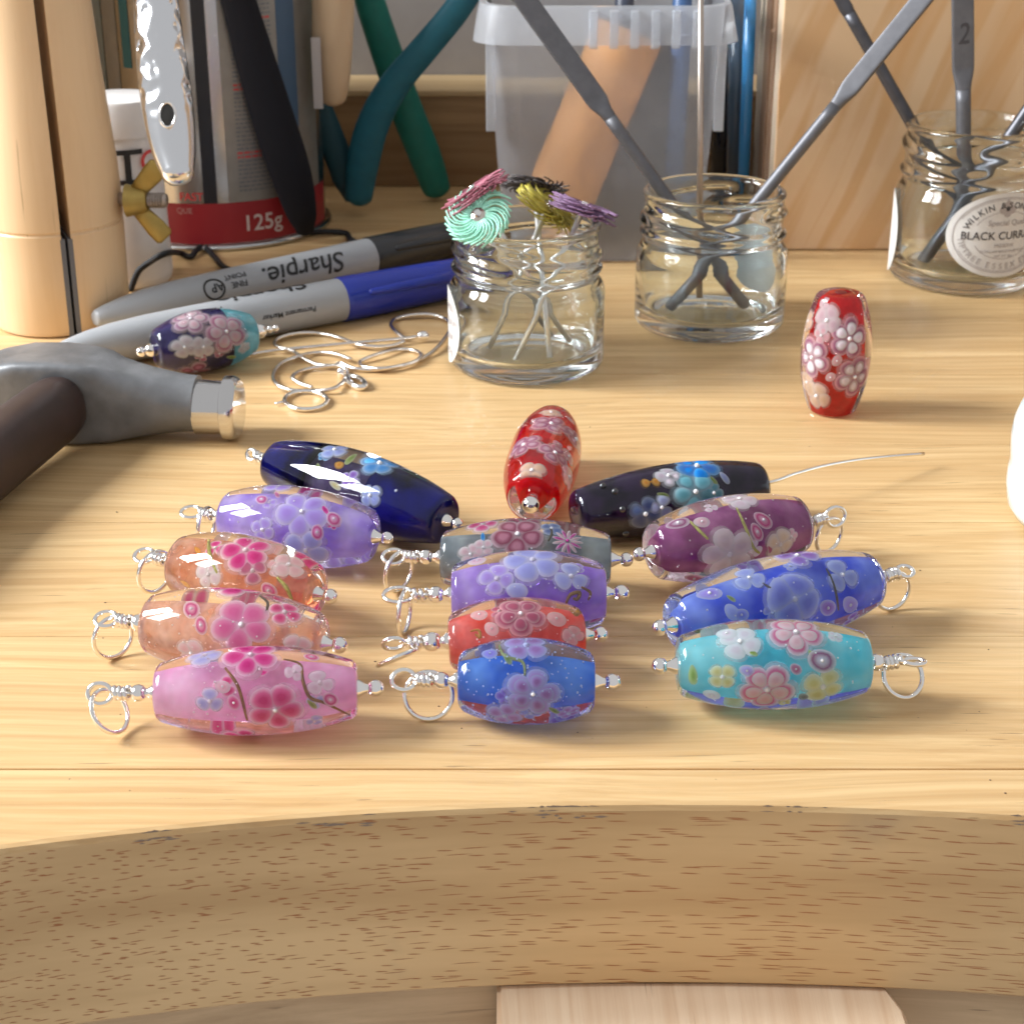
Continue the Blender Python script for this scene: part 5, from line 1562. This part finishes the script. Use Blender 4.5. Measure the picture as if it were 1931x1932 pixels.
# printed stripes on the side of the tin toward the clamp
def tin_band(name, x0, x1, y0, y1, mat):
    a0 = cyl_ang(tcn, TR * 0.97, x0, (y0 + y1) / 2); a1 = cyl_ang(tcn, TR * 0.97, x1, (y0 + y1) / 2)
    Y = tcn.y - TR * 0.97 * math.cos((a0 + a1) / 2)
    m_ = MB(); m_.add(cylrect(tcn, TR * 0.97, a0, a1, at_y(x0, y1, Y).z, 150 if y0 < 0 else at_y(x0, y0, Y).z, 0.13, 6)); m_.build(name, [mat], tin)
tin_band("grey_stripe", 152, 196, -10, 192, pm("tin_greygreen", color=(0.17, 0.20, 0.20), rough=0.4, var=0.1))
tin_band("cream_stripe", 198, 222, -10, 192, LABELC)
tin_band("teal_stripe", 228, 244, -10, 128, pm("tin_teal", color=(0.025, 0.10, 0.11), rough=0.4))
tin_band("white_line", 222, 266, 172, 184, pm("tin_white_line", color=(0.62, 0.64, 0.62), rough=0.4))
tin_band("red_patch", 156, 168, 66, 130, RED)

# ================================================================== HANDLES standing or hanging in front of the tin
def handle(name, label, cat, pts, Y0, Y1, mat, flat=0.6, parts_name="grip", group=None, tipround=True, power=2.0):
    """pts: (px, py, half width px) from top to tip, Y running from Y0 at the top to Y1 at the tip"""
    n = len(pts); secs = []
    for i, (x, y, hw) in enumerate(pts):
        Y = Y0 + (Y1 - Y0) * i / (n - 1)
        p = at_y(x, y, Y); secs.append((p, px2mm(hw, p)))
    P = spline([s[0] for s in secs], 5)
    R_ = spline([Vector((s[1], 0, 0)) for s in secs], 5)
    S = [(p, max(0.3, r.x), max(0.25, r.x * flat)) for p, r in zip(P, R_)]
    tip = P[-1]; d = (P[-1] - P[-2]).normalized(); r = R_[-1].x
    for k in (0.35, 0.7, 0.9, 1.0):
        S.append((tip + d * r * 0.8 * k, r * math.sqrt(max(0.0, 1 - k * k)) + 0.05, r * flat * math.sqrt(max(0.0, 1 - k * k)) + 0.05))
    root = empty(name, tip, label, cat, group)
    g = mesh(parts_name, *loft(S, 20, (1, 0, 0), power), [mat], root)
    return root, S
blk = pm("black_grip", color=(0.010, 0.010, 0.014), rough=0.7, spec=0.2, bump=0.2, bscale=800)
handle("pliers", "matte black tool handle reaching down in front of the tin", "pliers", [(438, -40, 32), (452, 10, 34), (483, 117, 38), (517, 230, 41), (548, 325, 39), (568, 400, 30), (574, 432, 18)], 556, 566, blk, 0.5)
teal = pm("teal_grip_blue", color=(0.008, 0.12, 0.17), rough=0.55, bump=0.15, bscale=700, var=0.1)
green = pm("teal_grip_green", color=(0.006, 0.165, 0.125), rough=0.55, bump=0.15, bscale=700, var=0.1)
tealD = pm("teal_grip_dark", color=(0.006, 0.05, 0.065), rough=0.6, bump=0.15, bscale=700)
r_, _ = handle("pliers", "green pliers grip crossing behind the blue one", "pliers", [(680, -60, 28), (703, 20, 29), (733, 110, 30), (768, 210, 31), (800, 290, 31), (822, 352, 27)], 612, 626, green, 0.7)
r_, _ = handle("pliers", "blue-teal pliers with forked grips crossing the green one", "pliers", [(905, -50, 25), (858, 22, 26), (800, 92, 27), (745, 158, 29), (706, 228, 31), (686, 300, 31), (677, 368, 26)], 588, 604, teal, 0.7)
P = [(590, 150, 20), (606, 205, 22), (628, 270, 26), (652, 335, 26), (670, 372, 20)]
secs = []
for i, (x, y, hw) in enumerate(P):
    p = at_y(x, y, 602 + 6 * i / 4); secs.append((p, px2mm(hw, p), px2mm(hw, p) * 0.7))
mesh("grip", *loft(secs, 18, (1, 0, 0)), [tealD], r_)
beige = wood("handle_beech", (0.62, 0.46, 0.30), (0.48, 0.32, 0.18), grain=(200, 200, 8), rough=0.5, streak=0.3, speck=False)
r_, _ = handle("wooden_handle", "pale wooden handle hanging beside the tin above the teal grips", "handle", [(628, -50, 42), (628, 20, 40), (627, 90, 38), (628, 150, 32), (628, 178, 27)], 580, 584, beige, 0.8, "handle_body")
mesh("paper_strip", *box(at_y(592, 205, 574), at_y(604, 70, 574.8), 0.1), [pm("strip_grey", color=(0.42, 0.38, 0.36), rough=0.6)], r_, smooth=False)

# silver hammered handle
def hammered():
    m, nt, b = newmat("hammered_silver")
    L = nt.links.new
    setp(b, color=(0.80, 0.81, 0.83), metal=1.0, rough=0.17)
    tc = N(nt, "ShaderNodeTexCoord")
    vo = N(nt, "ShaderNodeTexVoronoi"); vo.inputs["Scale"].default_value = 300.0
    vo.feature = 'SMOOTH_F1'
    L(tc.outputs["Object"], vo.inputs["Vector"])
    sx = N(nt, "ShaderNodeSeparateXYZ"); L(tc.outputs["Object"], sx.inputs[0])
    mr = N(nt, "ShaderNodeMapRange"); mr.inputs["From Min"].default_value = 0.012; mr.inputs["From Max"].default_value = 0.020
    L(sx.outputs["Z"], mr.inputs["Value"])
    bp = N(nt, "ShaderNodeBump"); bp.inputs["Distance"].default_value = 0.0016
    L(mr.outputs[0], bp.inputs["Strength"]); L(vo.outputs["Distance"], bp.inputs["Height"]); L(bp.outputs["Normal"], b.inputs["Normal"])
    return m
r_, S = handle("silver_handle", "shiny hammered silver spoon-like handle with an oval hole, hanging in front of the tin", "handle", [(290, -60, 41), (294, 0, 42), (300, 70, 45), (308, 140, 48), (317, 210, 48), (327, 280, 42), (335, 325, 31)], 474, 449, hammered(), 0.95, "handle_body")
hp = at_y(316, 216, 449.6)
mesh("oval_hole", *lathe([(0.05, 0.1), (1.7, 0.1), (1.9, 0.0)], hp, (0, -1, 0.36), 20, cap=False, rfun=lambda r, s, t, i: r * (1.0 + 0.45 * abs(math.cos(t)))), [pm("hole_black", color=(0.02, 0.018, 0.016), rough=0.4)], r_)
mesh("hole_lip", *tube([hp + Vector((math.sin(q) * 2.0, -0.1 + math.cos(q) * 1.05, math.cos(q) * 2.9)) for q in [2 * math.pi * i / 24 for i in range(24)]], 0.35, 6, closed=True), [SILVER_BALL], r_)

# ================================================================== MARKER PENS
def marker(tip_px, end_px, join_px, dia, capcol, label, hx):
    R = 5.5
    for _ in range(4):
        a = at_z(tip_px[0], tip_px[1], R * 0.95); e = at_z(end_px[0], end_px[1], R * 1.02)
        j = at_z(join_px[0], join_px[1], R)
        R = px2mm(dia / 2, j)
    ax = (e - a).normalized(); ln = (e - a).length; lj = (j - a).dot(ax)
    base = Vector((j.x, j.y, 0))
    root = empty("marker_pen", base, label, "marker pen", "marker pens lying on the bench")
    body = mesh("barrel", *lathe([(0.05, 0), (R * 0.30, 0.05), (R * 0.40, 0.8), (R * 0.52, 3.5), (R * 0.70, 9), (R * 0.84, 16), (R * 0.93, 26), (R * 0.965, 40), (R * 0.97, lj)], a, ax, 40), [pm("pen_grey", color=(0.36, 0.37, 0.385), rough=0.4, coat=0.15)], root, autos=60)
    capm = pm("pen_cap_" + hx, color=capcol, rough=0.28, coat=0.3)
    cap = mesh("pen_cap", *lathe([(R * 0.90, lj), (R * 1.0, lj + 0.05), (R * 1.02, lj + 0.8), (R * 1.0, lj + 12), (R * 0.94, lj + 30), (R * 0.86, ln - 1), (R * 0.7, ln), (0.05, ln + 0.1)], a, ax, 40, cap=False), [capm], root, autos=60)
    # clip along the side facing the viewer
    toward = (Vector((0, -0.94, 0.34)) - ax * Vector((0, -0.94, 0.34)).dot(ax)).normalized()
    p0 = a + ax * (lj + 7) + toward * R * 1.02
    p1 = a + ax * (ln - 2) + toward * R * 0.96
    side = ax.cross(toward)
    mesh("pen_clip", *loft([(p0 - ax * 0.3, 0.5, 0.4), (p0 + ax * 0.4, 1.0, 0.9), (p0.lerp(p1, 0.5) + toward * 0.4, 1.5, 0.9), (p1, 2.2, 0.9)], 12, side), [capm], cap)
    return root, a, ax, R * 0.97, lj
m1, a1, ax1, R1, lj1 = marker((178, 601), (905, 438), (700, 487), 74, (0.014, 0.014, 0.016), "grey marker pen with black cap lying behind the blue-capped one", "black")
m2, a2, ax2, R2, lj2 = marker((104, 668), (905, 515), (645, 568), 84, (0.006, 0.026, 0.34), "grey marker pen with bright blue cap lying next to the jar of discs", "blue")
def pen_text(parent, a, ax, R, s, t, txt, size, sx=1.0, shear=0.0, mat=MARK):
    """lettering upside down to the viewer: runs back along the barrel"""
    up = (Vector((0, 0, 1)) - ax * ax.z).normalized(); sd = ax.cross(up)       # sd points toward rear or front
    if sd.y > 0: sd = -sd
    tv, tf = text_fine(txt, size)
    out = []
    for p in tv:
        ang = t + p.y / R
        out.append(a + ax * (s - (p.x + shear * p.y) * sx) + (up * math.cos(ang) + sd * math.sin(ang)) * (R + 0.12))
    return mesh("lettering", out, tf, [mat], parent, smooth=False)
def spx(a, ax, px, py):    # distance along a pen for a pixel
    p = at_z(px, py, a.z); return (p - a).dot(ax)
pen_text(m1, a1, ax1, R1, spx(a1, ax1, 562, 518), 0.62, "Sharpie.", 8.6, 1.08, 0.25)
pen_text(m1, a1, ax1, R1, spx(a1, ax1, 436, 545), 0.98, "FINE", 2.5, 1.1); pen_text(m1, a1, ax1, R1, spx(a1, ax1, 432, 545), 0.55, "POINT", 2.3, 1.1)
pen_text(m1, a1, ax1, R1, spx(a1, ax1, 391, 552), 0.86, "AP", 3.6, 1.0)
up = (Vector((0, 0, 1)) - ax1 * ax1.z).normalized(); sd = ax1.cross(up); sd = -sd if sd.y > 0 else sd
s0 = spx(a1, ax1, 391, 556)
mesh("logo_ring", *tube([a1 + ax1 * (s0 + 3.3 * math.cos(q)) + (up * math.cos(1.10 + 3.0 * math.sin(q) / R1) + sd * math.sin(1.10 + 3.0 * math.sin(q) / R1)) * (R1 + 0.02) for q in [2 * math.pi * i / 28 for i in range(28)]], 0.3, 5, closed=True), [MARK], m1)
pen_text(m2, a2, ax2, R2, spx(a2, ax2, 490, 590), -0.62, "Sharpie.", 8.6, 1.08, 0.25)
pen_text(m2, a2, ax2, R2, spx(a2, ax2, 530, 590), 1.30, "Permanent Marker", 2.2, 1.0)
pen_text(m2, a2, ax2, R2, spx(a2, ax2, 400, 612), 0.5, "AP", 3.0, 1.0)

# ================================================================== HAMMER
HG = pm("hammer_grey", color=(0.175, 0.178, 0.185), metal=0.3, rough=0.4, var=0.22, vscale=160, bump=0.3, bscale=420)
CHROME = pm("hammer_chrome", color=(0.66, 0.65, 0.64), metal=1.0, rough=0.13, bump=0.2, bscale=160)
hz = 8.6
hA = at_z(452, 764, hz); hB = at_z(-170, 745, hz)
hax = (hB - hA).normalized()
k_ = px2mm(1, hA)
ham = empty("hammer", Vector((hA.x, hA.y, 0)), "grey hammer head with polished chrome face and dark wooden handle", "hammer")
def hs(px, top, bot, pw=2.0, tw=1.0):
    t = (452 - px) * k_ * 1.0
    c = hA + hax * t
    h2 = (bot - top) / 2 * k_ * 1.02
    c = Vector((c.x, c.y, 0)) + Vector((0, 0, max(h2, hz + (764 - (top + bot) / 2) * k_ * 0.25)))
    return (c, h2 * tw, h2, pw)
secs = [hs(372, 709, 813), hs(350, 707, 812, 2.1), hs(320, 700, 812, 2.3), hs(286, 694, 812, 3.0, 0.98), hs(250, 686, 815, 4.0, 0.94), hs(215, 679, 820, 6.0, 0.90), hs(190, 675, 825, 9.0, 0.88), hs(160, 672, 829, 10.0, 0.88), hs(110, 671, 832, 10.0, 0.88), hs(50, 672, 831, 10.0, 0.88), hs(0, 676, 826, 7.0, 0.9), hs(-60, 684, 815, 2.6), hs(-170, 700, 800, 2.2)]
mesh("head", *loft(secs, 72, (0, 1, 0)), [HG], ham, autos=38)
fr_ = px2mm(61, hA)
fc = Vector((hA.x, hA.y, fr_ + 0.1))
mesh("striking_face", *lathe([(0.05, 0.0), (fr_ * 0.86, 0.1), (fr_ * 0.96, 0.7), (fr_, 1.6), (fr_, 3.4), (fr_ * 0.90, 3.7), (fr_ * 0.83, 3.9), (fr_ * 0.84, 7.0), (fr_ * 0.86, 10.3), (0.05, 10.6)], fc, hax, 36), [CHROME], ham, autos=35)
hwood = wood("hammer_handle_wood", (0.055, 0.032, 0.027), (0.024, 0.013, 0.011), grain=(60, 60, 60), rough=0.5, streak=0.5)
h0 = at_z(118, 762, 10.5); h1 = at_z(-90, 922, 8.5); h2_ = at_z(-300, 1080, 9.0)
hd_ = (h1 - h0).normalized()
secs = [(h0 - hd_ * 3, 3.0, 3.0), (h0 - hd_ * 1.5, 5.8, 5.0), (h0 + hd_ * 0.5, 7.2, 6.3), (h0 + hd_ * 5, 7.8, 7.2), (h1, 8.2, 7.8), (h2_, 9.0, 8.6)]
mesh("handle", *loft(secs, 24, (0, 0, 1), 2.3), [hwood], ham)

# ================================================================== SILVER CHAIN
def cz_(zx, zy, z=0.65):
    return at_z(463.6 + 0.2601 * zx, 386.3 + 0.2601 * zy, z)
chain = empty("necklace_chain", at_z(620, 680), "thin silver snake chain tangled on the bench between bead and jar", "necklace")
CH = pm("snake_chain_silver", color=(0.80, 0.74, 0.68), metal=1.0, rough=0.22, bump=0.5, bscale=2200)
p1 = [(-240, 1120), (-60, 1100), (180, 1062), (380, 1040), (760, 1005), (1100, 975), (1235, 958)]
pts = [cz_(x, y, 1.7 if x > 300 else 0.8) for x, y in p1]
mesh("chain", *tube(spline(pts, 8), 0.55, 8), [CH], chain)
mesh("end_cap", *sphere(cz_(1285, 950, 1.9), 1.35, 14, 10, (1.35, 1, 1)), [SILVER_BALL], chain)
p2 = [(1150, 972), (1085, 920), (1052, 872), (1085, 830), (1190, 803), (1340, 797), (1455, 835), (1480, 900), (1440, 975), (1380, 1045), (1290, 1110), (1180, 1155), (1000, 1188), (860, 1178), (826, 1145), (880, 1112), (1000, 1072), (1120, 1050), (1220, 1058), (1272, 1095), (1200, 1150),
      (1000, 1195), (800, 1190), (690, 1150), (640, 1168), (520, 1160), (420, 1118), (330, 1058), (230, 1030), (212, 995), (270, 955), (400, 930), (540, 935), (680, 965), (800, 1010), (930, 1030), (1060, 1022), (1150, 992)]
pts = [cz_(x, y, 0.65 + 0.75 * (0.5 + 0.5 * math.sin(i * 1.7))) for i, (x, y) in enumerate(p2)]
mesh("chain", *tube(spline(pts, 7), 0.6, 8), [CH], chain)
p3 = [(760, 1120), (640, 1080), (500, 1075), (380, 1100), (260, 1150), (200, 1230), (222, 1300), (330, 1345), (480, 1350), (620, 1338), (700, 1290), (735, 1220), (690, 1170), (560, 1175), (420, 1200), (340, 1245), (380, 1290), (480, 1325)]
pts = [cz_(x, y, 0.65 + 0.75 * (0.5 + 0.5 * math.sin(i * 2.1 + 1))) for i, (x, y) in enumerate(p3)]
mesh("chain", *tube(spline(pts, 7), 0.58, 8), [CH], chain)
pts = [cz_(435 + 155 * math.cos(q), 1418 + 66 * math.sin(q), 0.75) for q in [2 * math.pi * i / 40 for i in range(40)]]
mesh("spring_ring", *tube(pts, 0.62, 8, closed=True), [SILVER], chain)
mesh("ring_catch", *tube([cz_(285, 1425), cz_(215, 1445)], 0.4, 8), [SILVER], chain)
pts = [cz_(800 + 62 * math.cos(q) + 18 * math.sin(q), 1285 + 38 * math.sin(q) + 12 * math.cos(q), 1.0) for q in [2 * math.pi * i / 24 for i in range(24)]]
mesh("end_tag", *tube(pts, 0.85, 8, closed=True), [SILVER], chain)
mesh("end_cap", *sphere(cz_(690, 1222, 1.3), 1.15, 12, 8, (0.9, 0.8, 1.3)), [SILVER_BALL], chain)

# ================================================================== BLACK CORD
cp = [(246, 548), (260, 513), (281, 495), (312, 478), (338, 477), (359, 484), (372, 470), (387, 467), (405, 485), (426, 506), (470, 514), (540, 500), (610, 488), (679, 472), (682, 464), (661, 451), (651, 439), (610, 437), (566, 440)]
pts = [(at_z(x, y, 1.0 + 0.6 * (0.5 + 0.5 * math.sin(i * 2.3))) if x > 330 else at_y(x, y, wf.y - 3.0)) for i, (x, y) in enumerate(cp)]
o = mesh("cord", *tube(spline(pts, 6), 0.95, 8), [pm("cord_black", color=(0.012, 0.012, 0.014), rough=0.7)], loc=at_z(440, 500))
tag(o, "thin black cord wandering across the bench behind the marker pens", "cord")

# ================================================================== WHITE SCALLOPED DISH at the right edge
dc = at_z(2086, 985)
dr = px2mm(192, dc)
dish = empty("white_pot", dc, "glossy white rounded china pot at the edge of the picture", "pot")
prf = [(0.05, 0.2), (dr * 0.80, 0.2), (dr * 0.90, 1.2), (dr * 0.965, 3.6), (dr * 0.995, 8.0), (dr * 0.99, 11.0), (dr * 0.975, 13.0), (dr * 0.99, 15.0), (dr, 18.5), (dr * 0.985, 22.0), (dr * 0.94, 25.0), (dr * 0.86, 27.0), (dr * 0.7, 28.0), (0.05, 28.4)]
mesh("pot_body", *lathe(prf, dc, (0, 0, 1), 72, cap=False), [pm("white_china", color=(0.62, 0.70, 0.74), rough=0.12, coat=0.6)], dish)

# ================================================================== DUST AND SCUFFS on the bench
dm = MB(); rd = random.Random(11)
for _ in range(46):
    p = at_z(rd.uniform(60, 1900), rd.uniform(700, 1500), 0.06)
    dm.add(sphere(p, rd.uniform(0.07, 0.18), 5, 4, (rd.uniform(0.6, 1.8), 1, 0.5)))
d_ = dm.build("dust", [pm("dust_dark", color=(0.12, 0.085, 0.06), rough=0.9)], None)
tag(d_, "tiny dark dust specks scattered over the bench top", "dust", kind="stuff")
